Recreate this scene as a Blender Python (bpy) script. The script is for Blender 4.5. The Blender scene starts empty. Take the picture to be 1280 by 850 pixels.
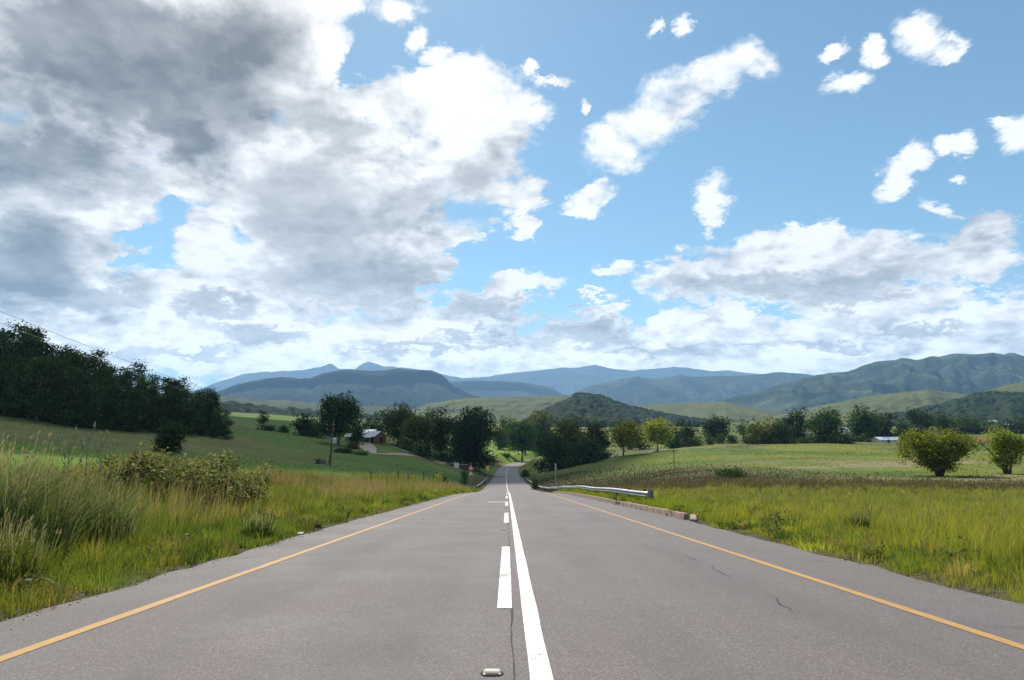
import bpy, bmesh, math, random
import numpy as np
from mathutils import Vector, Matrix

R = math.radians
scene = bpy.context.scene
COL = scene.collection
rng = np.random.default_rng(7)
random.seed(7)

# ------------------------------------------------------------------ camera
F = 768.0                      # focal length in px of the 1280 px wide photograph
PITCH = math.atan(110 / F)
CP, SP = math.cos(PITCH), math.sin(PITCH)
ZC = 1.21

def diry(v):
    return CP - (425 - np.asarray(v, float)) / F * SP
def tanv(v):
    t = (425 - np.asarray(v, float)) / F
    return (t * CP + SP) / (CP - t * SP)
def sx(u, v):
    return (np.asarray(u, float) - 640) / F / diry(v)
def px(u, v, Y):
    return Vector((float(sx(u, v)) * Y, Y, ZC + Y * float(tanv(v))))

cam = bpy.data.cameras.new('camera')
cam.sensor_width = 36
cam.lens = F / 1280 * 36
cam.clip_start = 0.05
cam.clip_end = 60000
cam_o = bpy.data.objects.new('camera', cam)
cam_o.location = (0, 0, ZC)
cam_o.rotation_euler = (R(90) + PITCH, 0, 0)
COL.objects.link(cam_o)
scene.camera = cam_o

# ------------------------------------------------------------------ numpy noise
def _hash(ix, iy, seed):
    h = (ix.astype(np.int64) * 374761393 + iy.astype(np.int64) * 668265263 + seed * 974634541) & 0xFFFFFFFF
    h = ((h ^ (h >> 13)) * 1274126177) & 0xFFFFFFFF
    h = (h ^ (h >> 16)) & 0xFFFFFFFF
    return h / 4294967295.0
def vnoise(x, y, seed=0):
    x = np.asarray(x, float); y = np.asarray(y, float)
    ix = np.floor(x); iy = np.floor(y)
    fx = x - ix; fy = y - iy
    fx = fx * fx * fx * (fx * (fx * 6 - 15) + 10); fy = fy * fy * fy * (fy * (fy * 6 - 15) + 10)
    a = _hash(ix, iy, seed); b = _hash(ix + 1, iy, seed); c = _hash(ix, iy + 1, seed); d = _hash(ix + 1, iy + 1, seed)
    return (a * (1 - fx) + b * fx) * (1 - fy) + (c * (1 - fx) + d * fx) * fy
def fbm(x, y, oct=4, seed=0, gain=.5):
    s = 0; a = 1; t = 0
    for k in range(oct):
        s = s + a * vnoise(x * 2 ** k + 17.3 * k, y * 2 ** k - 9.1 * k, seed + k); t += a; a *= gain
    return s / t
def sstep(a, b, x):
    t = np.clip((np.asarray(x, float) - a) / (b - a), 0, 1)
    return t * t * (3 - 2 * t)

# ------------------------------------------------------------------ road profile and terrain
_ys = np.arange(-40, 16001, 1.0)
def _smooth(vals, s=7):
    k = np.exp(-.5 * (np.arange(-3 * s, 3 * s + 1) / s) ** 2); k /= k.sum()
    p = np.concatenate([vals[0] + (vals[1] - vals[0]) * np.arange(-3 * s, 0), vals, vals[-1] + (vals[-1] - vals[-2]) * np.arange(1, 3 * s + 1)])
    return np.convolve(p, k, 'valid')
M0 = float(tanv(600))
_prof = [(-40, M0 * -40), (0, 0.0), (50, M0 * 50)]
for Y, v in [(62, 616.6), (80, 615.6), (100, 615), (120, 613), (145, 608.5), (175, 603.8), (260, 595), (310, 588.5), (350, 584),
             (380, 581.3), (420, 577.8), (460, 575.5), (520, 573), (700, 556), (1000, 541), (1500, 531), (4000, 527.5), (16000, 526)]:
    _prof.append((Y, ZC + Y * float(tanv(v))))
_zr = _smooth(np.interp(_ys, [p[0] for p in _prof], [p[1] for p in _prof]))
_path = [(-40, 0.29), (0, -0.02), (60, -.02 - .0078 * 60)]
for Y, u, v in [(115, 633.5, 614), (175, 632.5, 604), (260, 632.3, 595), (310, 632.9, 588), (350, 635.5, 583.5), (380, 640, 581),
                (420, 653, 577.5), (460, 668, 575), (520, 694, 573)]:
    _path.append((Y, float(sx(u, v)) * Y))
_path.append((700, 110)); _path.append((16000, 110))
_xr = _smooth(np.interp(_ys, [p[0] for p in _path], [p[1] for p in _path]), 9)
def zr(Y): return np.interp(Y, _ys, _zr)
def xr(Y): return np.interp(Y, _ys, _xr)

_cd = [(-10, 5, .1), (-25, 5, .7), (-10, 20, .3), (-25, 20, 1.2), (-10, 40, .45), (-20, 35, 1.2), (12, 5, -.1), (30, 5, -.3), (12, 20, -.15), (35, 20, -.3),
       (15, 40, -.2), (-9, 60, .3), (12, 60, -.1), (-9, 110, 0), (12, 110, -.6), (-9, 160, 0), (11, 160, -.3), (-9, 220, 0), (10, 220, 0), (-8, 300, .1), (8, 300, .1), (40, -20, 0), (-40, -20, 1)]
_cp = [(0, 570, 60), (100, 574, 60), (200, 590, 60), (300, 600, 60), (400, 595, 85), (412, 582, 110), (500, 598, 95), (540, 589, 160), (572, 577, 290), (300, 562, 160),
       (212, 557, 135), (100, 539, 150), (0, 523, 150), (285, 552, 165), (420, 555, 230), (465, 551, 270), (500, 566, 230), (540, 578, 250), (320, 536, 290), (380, 543, 280),
       (300, 523, 500), (400, 525, 500), (500, 546, 400), (0, 498, 260), (-300, 480, 260), (150, 508, 260), (-300, 515, 140), (-300, 575, 45), (-700, 575, 60), (-700, 450, 300),
       (1280, 617, 56), (1000, 616, 56), (860, 609, 70), (1280, 602, 78), (1177, 597, 92), (1280, 590, 105), (1000, 590, 112), (917, 601, 82), (850, 593, 102),
       (842, 588, 130), (1000, 572, 170), (1280, 574, 150), (1150, 556, 260), (1000, 556, 260), (900, 557, 270), (822, 565, 245), (778, 571, 230), (725, 581, 220), (690, 586, 205),
       (1280, 553, 280), (1600, 560, 180), (1600, 545, 350), (1600, 620, 60), (2000, 600, 90), (1000, 546, 400), (1280, 543, 420), (850, 551, 400), (760, 556, 420), (680, 568, 450),
       (655, 571, 440), (640, 561, 520), (700, 553, 600), (900, 541, 700), (1200, 534, 800), (500, 533, 700), (300, 516, 800), (100, 505, 800), (-400, 495, 800), (1700, 530, 800)]
for u in (-700, 0, 640, 1280, 2000):
    for v, Y in ((529, 1500), (527, 4000), (525, 16000)):
        _cp.append((u, v, Y))
def _q(x, Y):
    Yp = np.maximum(Y, 0) + 25
    return np.stack([np.asarray(x, float) / Yp * 1.6, np.log(Yp)], -1)
_CX = np.array([c[0] for c in _cd] + [float(sx(u, v)) * Y for u, v, Y in _cp])
_CY = np.array([float(c[1]) for c in _cd] + [float(Y) for u, v, Y in _cp])
_CD = np.array([c[2] for c in _cd] + [ZC + Y * float(tanv(v)) - float(zr(Y)) for u, v, Y in _cp])
_CD = _CD / (np.maximum(_CY, 0) + 25)
_CQ = _q(_CX, _CY)
def _ker(a, b):
    return np.sqrt(((a[:, None, :] - b[None, :, :]) ** 2).sum(-1) + 1e-4)
_n = len(_CQ)
_A = np.zeros((_n + 1, _n + 1)); _A[:_n, :_n] = _ker(_CQ, _CQ) - 2e-3 * np.eye(_n); _A[:_n, _n] = 1; _A[_n, :_n] = 1
_W = np.linalg.solve(_A, np.append(_CD, 0))
def edge_l(Y): return -4.5 - .02 * np.clip(np.asarray(Y, float) - 5, -3, 15)
def edge_r(Y): return 5.22 + .036 * np.clip(np.asarray(Y, float) - 6.5, -3, 13)
def H(x, Y, micro=True):
    x = np.asarray(x, float); Y = np.asarray(Y, float)
    sh = np.broadcast(x, Y).shape
    xf = np.broadcast_to(x, sh).ravel(); yf = np.broadcast_to(Y, sh).ravel()
    d = np.empty(len(xf))
    for i in range(0, len(xf), 20000):
        q = _q(xf[i:i + 20000], yf[i:i + 20000])
        d[i:i + 20000] = _ker(q, _CQ) @ _W[:_n] + _W[_n]
    d *= np.maximum(yf, 0) + 25
    o = xf - xr(yf)
    dist = np.where(o < 0, edge_l(yf) - o, o - edge_r(yf))        # metres outside the asphalt
    road_on = 1 - sstep(525, 560, yf)
    blend = sstep(0, 9, dist) * road_on + (1 - road_on)
    z = zr(yf) + d * blend
    z = z - .10 * road_on * (1 - sstep(-.25, .25, dist)) - .02 * road_on
    if micro:
        m = sstep(.5, 4, dist) * road_on + (1 - road_on)
        z = z + m * ((fbm(xf * .35, yf * .35, 3, 3) - .5) * .28 + (fbm(xf * .03, yf * .03, 3, 9) - .5) * np.clip(yf / 100, 0, 2.0))
    return z.reshape(sh)
def Hs(x, Y): return float(H(np.array([x]), np.array([Y]))[0])
def ground_at(u, v, Y):
    x = float(sx(u, v)) * Y
    return Vector((x, Y, Hs(x, Y)))

# ------------------------------------------------------------------ object helpers
def tag(o, label=None, cat=None, group=None, kind=None):
    if label: o['label'] = label
    if cat: o['category'] = cat
    if group: o['group'] = group
    if kind: o['kind'] = kind
    return o
def link(o, parent=None):
    COL.objects.link(o)
    if parent is not None: o.parent = parent
    return o
def empty(name, loc, label, cat, group=None, rz=0):
    o = bpy.data.objects.new(name, None); o.empty_display_size = .3
    o.location = loc; o.rotation_euler = (0, 0, rz)
    link(o); return tag(o, label, cat, group)
def np_mesh(name, verts, quads=None, tris=None, mat=None, smooth=False, cols=None, uv=None):
    me = bpy.data.meshes.new(name)
    verts = np.asarray(verts, np.float32)
    nq = 0 if quads is None else len(quads); nt = 0 if tris is None else len(tris)
    me.vertices.add(len(verts)); me.vertices.foreach_set('co', verts.ravel())
    loops = []
    if nq: loops.append(np.asarray(quads, np.int32).ravel())
    if nt: loops.append(np.asarray(tris, np.int32).ravel())
    lp = np.concatenate(loops)
    me.loops.add(len(lp)); me.loops.foreach_set('vertex_index', lp)
    me.polygons.add(nq + nt)
    st = np.concatenate([np.arange(nq) * 4, nq * 4 + np.arange(nt) * 3]).astype(np.int32)
    me.polygons.foreach_set('loop_start', st)
    if smooth: me.polygons.foreach_set('use_smooth', np.ones(nq + nt, bool))
    if cols is not None:
        a = me.attributes.new('tint', 'FLOAT_COLOR', 'POINT')
        c = np.ones((len(verts), 4), np.float32); c[:, :3] = cols
        a.data.foreach_set('color', c.ravel())
    if mat: me.materials.append(mat)
    me.update(calc_edges=True)
    return me
def mobj(name, me, parent=None):
    return link(bpy.data.objects.new(name, me), parent)
def bm_obj(name, bm, mat, parent=None, smooth=False):
    me = bpy.data.meshes.new(name)
    bmesh.ops.recalc_face_normals(bm, faces=bm.faces)
    if smooth:
        for f in bm.faces: f.smooth = True
    bm.to_mesh(me); bm.free(); me.materials.append(mat)
    return mobj(name, me, parent)
def grid_faces(nr, nc):
    i = np.arange(nr - 1)[:, None] * nc + np.arange(nc - 1)[None, :]
    return np.stack([i, i + 1, i + nc + 1, i + nc], -1).reshape(-1, 4)
def add_box(bm, c, s, rot=None, bevel=0):
    r = bmesh.ops.create_cube(bm, size=1)
    vs = r['verts']
    m = Matrix.Translation(Vector(c)) @ (rot.to_4x4() if rot else Matrix.Identity(4)) @ Matrix.Diagonal((s[0], s[1], s[2], 1))
    bmesh.ops.transform(bm, matrix=m, verts=vs)
    if bevel:
        es = list({e for v in vs for e in v.link_edges})
        bmesh.ops.bevel(bm, geom=es, offset=bevel, segments=2, affect='EDGES', profile=.5)
def add_tube(bm, pts, rad, sides=7):
    pts = [Vector(p) for p in pts]
    if not isinstance(rad, (list, tuple)): rad = [rad] * len(pts)
    rings = []
    for i, p in enumerate(pts):
        t = (pts[min(i + 1, len(pts) - 1)] - pts[max(i - 1, 0)]).normalized()
        a = t.orthogonal().normalized() if i == 0 else (rings[-1][1] - t * rings[-1][1].dot(t)).normalized()
        b = t.cross(a)
        rings.append(([bm.verts.new(p + (a * math.cos(2 * math.pi * k / sides) + b * math.sin(2 * math.pi * k / sides)) * rad[i]) for k in range(sides)], a))
    for (r0, _), (r1, _) in zip(rings, rings[1:]):
        for k in range(sides):
            bm.faces.new((r0[k], r0[(k + 1) % sides], r1[(k + 1) % sides], r1[k]))
    bm.faces.new(rings[0][0][::-1]); bm.faces.new(rings[-1][0])
def add_prism(bm, poly, y0, y1):
    """poly in x,z extruded along y"""
    a = [bm.verts.new((p[0], y0, p[1])) for p in poly]; b = [bm.verts.new((p[0], y1, p[1])) for p in poly]
    n = len(poly)
    bm.faces.new(a); bm.faces.new(b[::-1])
    for k in range(n): bm.faces.new((a[k], a[(k + 1) % n], b[(k + 1) % n], b[k]))

# ------------------------------------------------------------------ materials
def new_mat(name):
    m = bpy.data.materials.new(name); m.use_nodes = True
    nt = m.node_tree; nt.nodes.clear()
    return m, nt
class G:
    """tiny node-graph writer"""
    def __init__(s, nt): s.nt = nt
    def n(s, t, **kw):
        nd = s.nt.nodes.new(t)
        for k, v in kw.items(): setattr(nd, k, v)
        return nd
    def put(s, sock, v):
        if hasattr(v, 'links') or isinstance(v, bpy.types.NodeSocket): s.nt.links.new(v, sock)
        else: sock.default_value = v
    def math(s, op, a, b=0.0, c=None, clamp=False):
        nd = s.n('ShaderNodeMath', operation=op, use_clamp=clamp)
        s.put(nd.inputs[0], a); s.put(nd.inputs[1], b)
        if c is not None: s.put(nd.inputs[2], c)
        return nd.outputs[0]
    def vec(s, op, a, b=(0, 0, 0), out=0):
        nd = s.n('ShaderNodeVectorMath', operation=op)
        s.put(nd.inputs[0], a); s.put(nd.inputs[1], b)
        return nd.outputs[out]
    def mix(s, f, a, b, blend='MIX'):
        nd = s.n('ShaderNodeMix', data_type='RGBA', blend_type=blend)
        s.put(nd.inputs[0], f); s.put(nd.inputs[6], a if not isinstance(a, tuple) else (*a[:3], 1)); s.put(nd.inputs[7], b if not isinstance(b, tuple) else (*b[:3], 1))
        return nd.outputs[2]
    def noise(s, vec, scale, detail=3, rough=.55, out=0, dist=0):
        nd = s.n('ShaderNodeTexNoise'); s.put(nd.inputs['Vector'], vec)
        nd.inputs['Scale'].default_value = scale; nd.inputs['Detail'].default_value = detail; nd.inputs['Roughness'].default_value = rough
        nd.inputs['Distortion'].default_value = dist
        return nd.outputs[out]
    def ramp(s, f, a, b, lo=0., hi=1., smooth=True):
        nd = s.n('ShaderNodeMapRange', interpolation_type='SMOOTHSTEP' if smooth else 'LINEAR')
        s.put(nd.inputs[0], f); nd.inputs[1].default_value = a; nd.inputs[2].default_value = b; nd.inputs[3].default_value = lo; nd.inputs[4].default_value = hi
        return nd.outputs[0]
    def out(s, shader):
        o = s.n('ShaderNodeOutputMaterial'); s.nt.links.new(shader, o.inputs[0]); return o
    def bsdf(s, col, rough=.8, spec=.3, metal=0, normal=None):
        b = s.n('ShaderNodeBsdfPrincipled')
        s.put(b.inputs['Base Color'], (*col[:3], 1) if isinstance(col, tuple) else col)
        s.put(b.inputs['Roughness'], rough); b.inputs['Specular IOR Level'].default_value = spec; s.put(b.inputs['Metallic'], metal)
        if normal is not None: s.nt.links.new(normal, b.inputs['Normal'])
        return b.outputs[0]
    def bump(s, h, strength=.3, dist=.02):
        b = s.n('ShaderNodeBump'); s.put(b.inputs['Height'], h); b.inputs['Strength'].default_value = strength; b.inputs['Distance'].default_value = dist
        return b.outputs[0]
def mat_plain(name, col, rough=.7, spec=.3, metal=0, var=.25, scale=6, dirt=None):
    m, nt = new_mat(name); g = G(nt)
    co = g.n('ShaderNodeTexCoord').outputs['Object']
    f = g.noise(co, scale, 5, .6)
    c = g.mix(g.ramp(f, .3, .7), tuple(x * (1 - var) for x in col), tuple(min(1, x * (1 + var)) for x in col))
    if dirt:
        c = g.mix(g.ramp(g.noise(co, scale * .35, 6, .7), .5, .72), c, dirt)
    g.out(g.bsdf(c, rough, spec, metal, g.bump(f, .2, .01)))
    return m
def mat_leaf(name, trans=.35, gloss=.05):
    """colour comes from the per-leaf attribute"""
    m, nt = new_mat(name); g = G(nt)
    at = g.n('ShaderNodeAttribute', attribute_name='tint').outputs['Color']
    oi = g.n('ShaderNodeObjectInfo').outputs['Random']
    hs = g.n('ShaderNodeHueSaturation')
    g.put(hs.inputs['Color'], at); g.put(hs.inputs['Value'], g.ramp(oi, 0, 1, .72, 1.3, False)); g.put(hs.inputs['Hue'], g.ramp(oi, 0, 1, .49, .51, False))
    c = hs.outputs[0]
    d = g.n('ShaderNodeBsdfDiffuse'); nt.links.new(c, d.inputs[0])
    t = g.n('ShaderNodeBsdfTranslucent')
    nt.links.new(g.mix(1, c, (1.25, 1.2, .55), 'MULTIPLY'), t.inputs[0])
    mx = g.n('ShaderNodeMixShader'); mx.inputs[0].default_value = trans
    nt.links.new(d.outputs[0], mx.inputs[1]); nt.links.new(t.outputs[0], mx.inputs[2])
    gl = g.n('ShaderNodeBsdfGlossy'); gl.inputs['Roughness'].default_value = .5; gl.inputs[0].default_value = (.8, .85, .8, 1)
    m2 = g.n('ShaderNodeMixShader'); m2.inputs[0].default_value = gloss
    nt.links.new(mx.outputs[0], m2.inputs[1]); nt.links.new(gl.outputs[0], m2.inputs[2])
    g.out(m2.outputs[0]); return m
LEAF = mat_leaf('tree_leaves', .27, .006)
GRASS = mat_leaf('grass_blades', .36, .025)
BARK = mat_plain('bark', (.10, .075, .055), .95, .1, 0, .4, 3)
PALEBARK = mat_plain('pale_bark', (.22, .19, .16), .9, .1, 0, .4, 2)

# ------------------------------------------------------------------ land cover colours (growth, plus sunlit and shaded ground put into the colour)
def land_colour(x, Y):
    o = x - xr(Y)
    n1 = fbm(x * .05, Y * .05, 4, 21); n2 = fbm(x * .25, Y * .25, 4, 31); n3 = fbm(x * .012, Y * .012, 3, 41)
    s = x / (np.maximum(Y, 1) + 0.0)
    c = np.zeros(x.shape + (3,))
    left = np.array([.095, .155, .038]); leftdry = np.array([.16, .155, .06])
    lime = np.array([.135, .155, .030]); limeg = np.array([.085, .12, .026]); tan = np.array([.24, .195, .11]); reed = np.array([.115, .095, .06]); soil = np.array([.12, .10, .055])
    far = np.array([.09, .12, .04])
    def m(a, b, t): return a + (b - a) * np.clip(t, 0, 1)[..., None]
    # left fields
    L = m(left, leftdry, sstep(.5, .7, n1) * .7)
    L = m(L, np.array([.15, .095, .05]), sstep(.56, .7, n3 * .5 + n1 * .5) * .5)
    L = m(L, leftdry * 1.05, sstep(-35, -75, x) * sstep(90, 115, Y) * sstep(190, 170, Y) * .85)       # dry slope under the wood
    L = m(L, np.array([.12, .20, .03]), sstep(30, 45, Y) * sstep(105, 90, Y) * .9)  # sunlit band of the field painted in as brighter green
    # right fields
    Rr = m(lime, limeg, sstep(.42, .62, n1))
    Rr = m(Rr, tan * .8, sstep(.55, .7, n2) * .35)
    wig = (n1 - .5) * 26 + (n3 - .5) * 30
    yb = Y + wig
    band = sstep(60, 66, yb) * sstep(98, 88, yb) * .85
    Rr = m(Rr, m(tan, lime, sstep(.45, .6, n2) * .5), band)
    Rr = m(Rr, tan * 1.0, .7 * sstep(.55, .63, n1) * sstep(110, 120, Y) * sstep(165, 140, Y))
    Rr = m(Rr, reed, sstep(46, 50, yb) * sstep(66, 60, yb))
    Rr = m(Rr, np.array([.13, .16, .04]), sstep(48, 42, yb))
    Rr = m(Rr, np.array([.09, .10, .045]), sstep(215, 240, Y) * sstep(.4, .6, n1))
    strip = np.minimum(1, 1.25 * np.exp(-((np.maximum(o, 24) - 24) / 26) ** 2)) * sstep(5, 9, o) * sstep(66, 84, Y) * sstep(250, 150, Y + np.maximum(o - 12, 0) * 1.5 + (n1 - .5) * 90)
    Rr = m(Rr, m(np.array([.062, .072, .030]), reed * .78, sstep(.35, .65, n2)), strip)
    t = sstep(-6, 6, o)
    c = m(L, Rr, t)
    # meadow behind the bend, its sunlit brightness put into the colour
    c = m(c, np.array([.15, .22, .04]), sstep(385, 400, Y) * sstep(560, 500, Y) * sstep(-60, -20, x) * sstep(60, 40, x))
    c = m(c, m(far, np.array([.14, .15, .05]), sstep(.45, .6, n3)), sstep(450, 800, Y))
    # verge soil under the tall grass, darkened for the shade between tufts
    dist = np.where(o < 0, edge_l(Y) - o, o - edge_r(Y))
    vg = sstep(9, 3, dist) * sstep(300, 200, Y)
    c = m(c, m(np.array([.065, .065, .024]), soil * .7, sstep(.4, .65, n2)), vg)
    c = m(c, np.array([.085, .07, .048]), sstep(.4, .1, dist + (n2 - .5) * .9) * sstep(550, 500, Y))
    return c

def build_ground():
    nc = 461
    cc = np.linspace(-1, 1, nc)
    A = 62 * np.sinh(3.4 * cc) / math.sinh(3.4)
    ys = [-25.0]
    while ys[-1] < 16000:
        y = ys[-1]
        ys.append(y + (.45 if y < 30 else .45 + (y - 30) * .0145))
    ys = np.array(ys)
    Yg = np.repeat(ys[:, None], nc, 1)
    X = xr(Yg) * np.exp(-np.maximum(Yg - 520, 0) / 150) + A[None, :] * (np.maximum(Yg, 0) + 25) / 25
    Z = H(X, Yg)
    col = land_colour(X, Yg)
    m, nt = new_mat('land'); g = G(nt)
    at = g.n('ShaderNodeAttribute', attribute_name='tint').outputs['Color']
    co = g.n('ShaderNodeTexCoord').outputs['Object']
    nz = g.noise(co, 1.7, 6, .7); nz2 = g.noise(co, .16, 5, .65); nz3 = g.noise(g.vec('MULTIPLY', co, (.35, 1, 1)), .55, 4, .7)
    c = g.mix(g.ramp(nz, .3, .72), g.mix(1, at, (.62, .66, .6), 'MULTIPLY'), g.mix(1, at, (1.3, 1.28, 1.25), 'MULTIPLY'))
    c = g.mix(g.ramp(nz2, .52, .7, 0, .4), c, g.mix(1, at, (.6, .72, .7), 'MULTIPLY'))
    c = g.mix(g.ramp(nz3, .6, .72, 0, .55), c, g.mix(1, at, (.42, .5, .45), 'MULTIPLY'))
    g.out(g.bsdf(c, .95, .05, 0, g.bump(g.math('ADD', nz, g.math('MULTIPLY', nz3, 1.5)), .9, .35)))
    me = np_mesh('ground', np.stack([X, Yg, Z], -1).reshape(-1, 3), grid_faces(len(ys), nc), None, m, True, col.reshape(-1, 3))
    tag(mobj('ground', me), 'rolling grass fields falling away into a wide valley', 'ground', None, 'structure')
build_ground()

# ------------------------------------------------------------------ road
def ribbon(name, Ys, o0, o1, dz, mat, ncol=2, camber=True, kindlabel=('',''), parent=None, wob=0.0):
    Ys = np.asarray(Ys, float)
    o0 = np.broadcast_to(o0, Ys.shape).astype(float); o1 = np.broadcast_to(o1, Ys.shape).astype(float)
    if wob:
        o0 = o0 + (fbm(Ys * 1.7, Ys * 0 + 3, 4, 61) - .5) * wob; o1 = o1 + (fbm(Ys * 1.7, Ys * 0 + 9, 4, 67) - .5) * wob
    t = np.linspace(0, 1, ncol)[None, :]
    off = o0[:, None] * (1 - t) + o1[:, None] * t
    dx = np.gradient(xr(Ys), Ys)[:, None]
    nrm = np.sqrt(1 + dx * dx)
    X = xr(Ys)[:, None] + off / nrm
    YY = Ys[:, None] - off * dx / nrm
    Z = zr(Ys)[:, None] + dz - .006 * np.abs(off)
    return np_mesh(name, np.stack([X, YY, Z], -1).reshape(-1, 3), grid_faces(len(Ys), ncol), None, mat, True)
def road_ys(a, b, k=.02, m=.4):
    ys = [a]
    while ys[-1] < b: ys.append(min(b, ys[-1] + m + max(0, ys[-1]) * k * .5))
    return np.array(ys)

def asphalt():
    m, nt = new_mat('asphalt'); g = G(nt)
    co = g.n('ShaderNodeTexCoord').outputs['Object']
    sp = g.noise(co, 120, 2, .7)
    sp2 = g.n('ShaderNodeTexVoronoi'); g.put(sp2.inputs['Vector'], co); sp2.inputs['Scale'].default_value = 106
    big = g.noise(g.vec('MULTIPLY', co, (1, .12, 1)), .9, 5, .6); big2 = g.noise(co, .55, 6, .65)
    st = g.n('ShaderNodeSeparateColor'); nt.links.new(sp2.outputs['Color'], st.inputs[0])
    stone = st.outputs[0]
    c = g.mix(g.ramp(sp, .3, .7), (.076, .063, .057), (.148, .124, .114))
    c = g.mix(g.ramp(stone, .80, .93, 0, .5), c, (.28, .245, .23))
    c = g.mix(g.ramp(stone, .0, .16, .7, 0), c, (.05, .046, .047))
    c = g.mix(g.ramp(big, .4, .66, 0, .28), c, (.085, .078, .078))
    c = g.mix(g.ramp(big2, .5, .72, 0, .3), c, (.165, .143, .135))
    sx_ = g.n('ShaderNodeSeparateXYZ'); nt.links.new(co, sx_.inputs[0])
    wt = g.math('ABSOLUTE', g.math('SUBTRACT', g.math('ABSOLUTE', g.math('SUBTRACT', g.math('ABSOLUTE', g.math('SUBTRACT', sx_.outputs[0], .1)), 1.85)), .82))
    c = g.mix(g.math('MULTIPLY', g.ramp(wt, .12, .5, 1, 0), g.ramp(big, .3, .7, .05, .32)), c, (.075, .066, .062))
    oil = g.math('MULTIPLY', g.ramp(g.noise(co, .8, 6, .75), .60, .70), .45)
    c = g.mix(oil, c, (.06, .053, .05))
    # cracks following a stretched cell pattern, in a few places only
    vo = g.n('ShaderNodeTexVoronoi', feature='DISTANCE_TO_EDGE')
    g.put(vo.inputs['Vector'], g.vec('ADD', g.vec('MULTIPLY', co, (1, .45, 1)), g.noise(co, 2.5, 4, .6, 1)))
    vo.inputs['Scale'].default_value = .28
    crack = g.math('MULTIPLY', g.ramp(vo.outputs['Distance'], .0, .006, 1, 0), g.ramp(g.noise(co, .23, 2), .58, .66))
    c = g.mix(g.math('MULTIPLY', crack, .7), c, (.03, .028, .028))
    h = g.math('ADD', g.math('MULTIPLY', sp, .5), g.math('MULTIPLY', stone, .5))
    rough = g.ramp(big2, .3, .7, .62, .8)
    g.out(g.bsdf(c, rough, .22, 0, g.bump(h, .6, .006)))
    return m
ASPH = asphalt()
ysr = road_ys(-20, 525)
bm_n = ribbon('road', ysr, edge_l(ysr), edge_r(ysr), 0.0, ASPH, 17, wob=.34)
tag(mobj('road', bm_n), 'two lane asphalt road running downhill into the valley', 'road', None, 'structure')

def paint(name, col, wear=.5):
    m, nt = new_mat(name); g = G(nt)
    co = g.n('ShaderNodeTexCoord').outputs['Object']
    n1 = g.noise(co, 42, 3, .7); n2 = g.noise(co, 2.2, 5, .7)
    f = g.math('ADD', g.math('MULTIPLY', n1, .55), g.math('MULTIPLY', n2, .45))
    c = g.mix(g.ramp(g.noise(co, 9, 4, .6), .3, .7), tuple(x * .86 for x in col), col)
    c = g.mix(g.ramp(g.noise(co, 110, 2, .7), .35, .7, .30, 0), c, tuple(x * .6 for x in col))
    c = g.mix(g.ramp(f, wear, wear + .07, 0, .85), c, (.16, .145, .14))
    g.out(g.bsdf(c, .6, .3, 0, g.bump(n1, .4, .004))); return m
WHITE = paint('white_road_paint', (.64, .625, .59), .56)
WHITEW = paint('worn_white_road_paint', (.64, .625, .59), .515)
YELL = paint('yellow_road_paint', (.40, .215, .05), .535)
def marking(name, me, label): tag(mobj(name, me), label, 'road marking', None, 'structure')
def off_at(u, v, Y): return float(sx(u, v)) * Y - float(xr(Y))
SOL = .235
ysl = road_ys(-18, 520)
sol_off = np.interp(ysl, [0, 60, 200, 300, 520], [SOL, SOL, .12, .1, .1])
marking('centre_line', ribbon('centre_line', ysl, sol_off - .072, sol_off + .072, .004, WHITE, 3, wob=.012), 'unbroken white line just right of the dashed centre line')
yedge = road_ys(-18, 125)
marking('edge_line', ribbon('edge_line', yedge, np.full(len(yedge), -3.60), np.full(len(yedge), -3.48), .004, YELL, 3, wob=.012), 'yellow line along the left edge of the road')
marking('edge_line', ribbon('edge_line', yedge, np.full(len(yedge), 3.84), np.full(len(yedge), 3.96), .004, YELL, 3, wob=.012), 'yellow line along the right edge of the road')
k = 0
y0 = 6.22
ndash = 0
while y0 < 70:
    marking('lane_dash', ribbon('lane_dash', np.linspace(y0, y0 + 5.6, 24), -.075, .07, .004, WHITEW, 3), ['nearest worn white dash of the centre line', 'second white dash ahead on the centre line', 'third white dash meeting the short cross line', 'fourth white dash near the crest', 'fifth white dash just before the crest', 'sixth white dash past the crest'][min(ndash, 5)])
    y0 += 12.1; ndash += 1
marking('cross_line', ribbon('cross_line', np.linspace(35.2, 35.75, 3), -1.05, -.08, .004, WHITE, 4), 'short white cross line left of the third dash')
# joint along the crown of the road
JO = mat_plain('bitumen_joint', (.04, .037, .037), .8, .2, 0, .3, 30)
marking('road_joint', ribbon('road_joint', np.linspace(3, 60, 260), .055, .067, .003, JO, 2, wob=.05), 'thin dark joint in the asphalt beside the centre dashes')
def crack(pts, w, lab):
    Ys = []; Os = []
    for (u, v) in pts:
        Y = ZC / (M0 - float(tanv(v))); Ys.append(Y); Os.append(float(sx(u, v)) * Y)
    Yd = np.linspace(Ys[0], Ys[-1], 70)
    xx = np.interp(Yd, Ys[::1] if Ys[0] < Ys[-1] else Ys[::-1], Os if Ys[0] < Ys[-1] else Os[::-1])
    xx = xx + (fbm(Yd * 3.5, Yd * 0, 5, 5, .7) - .5) * .16
    o = xx - xr(Yd); ww = w * (.4 + 1.2 * vnoise(Yd * 6, Yd * 0 + 2, 8)) * np.sin(np.linspace(0.15, math.pi - .15, 70))
    me = ribbon('road_crack', Yd, o - ww, o + ww, .003, JO, 2)
    marking('road_crack', me, lab)
crack([(995, 766), (962, 742)], .007, 'nearest jagged crack in the right lane')
crack([(915, 722), (888, 704)], .007, 'middle jagged crack in the right lane')
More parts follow.
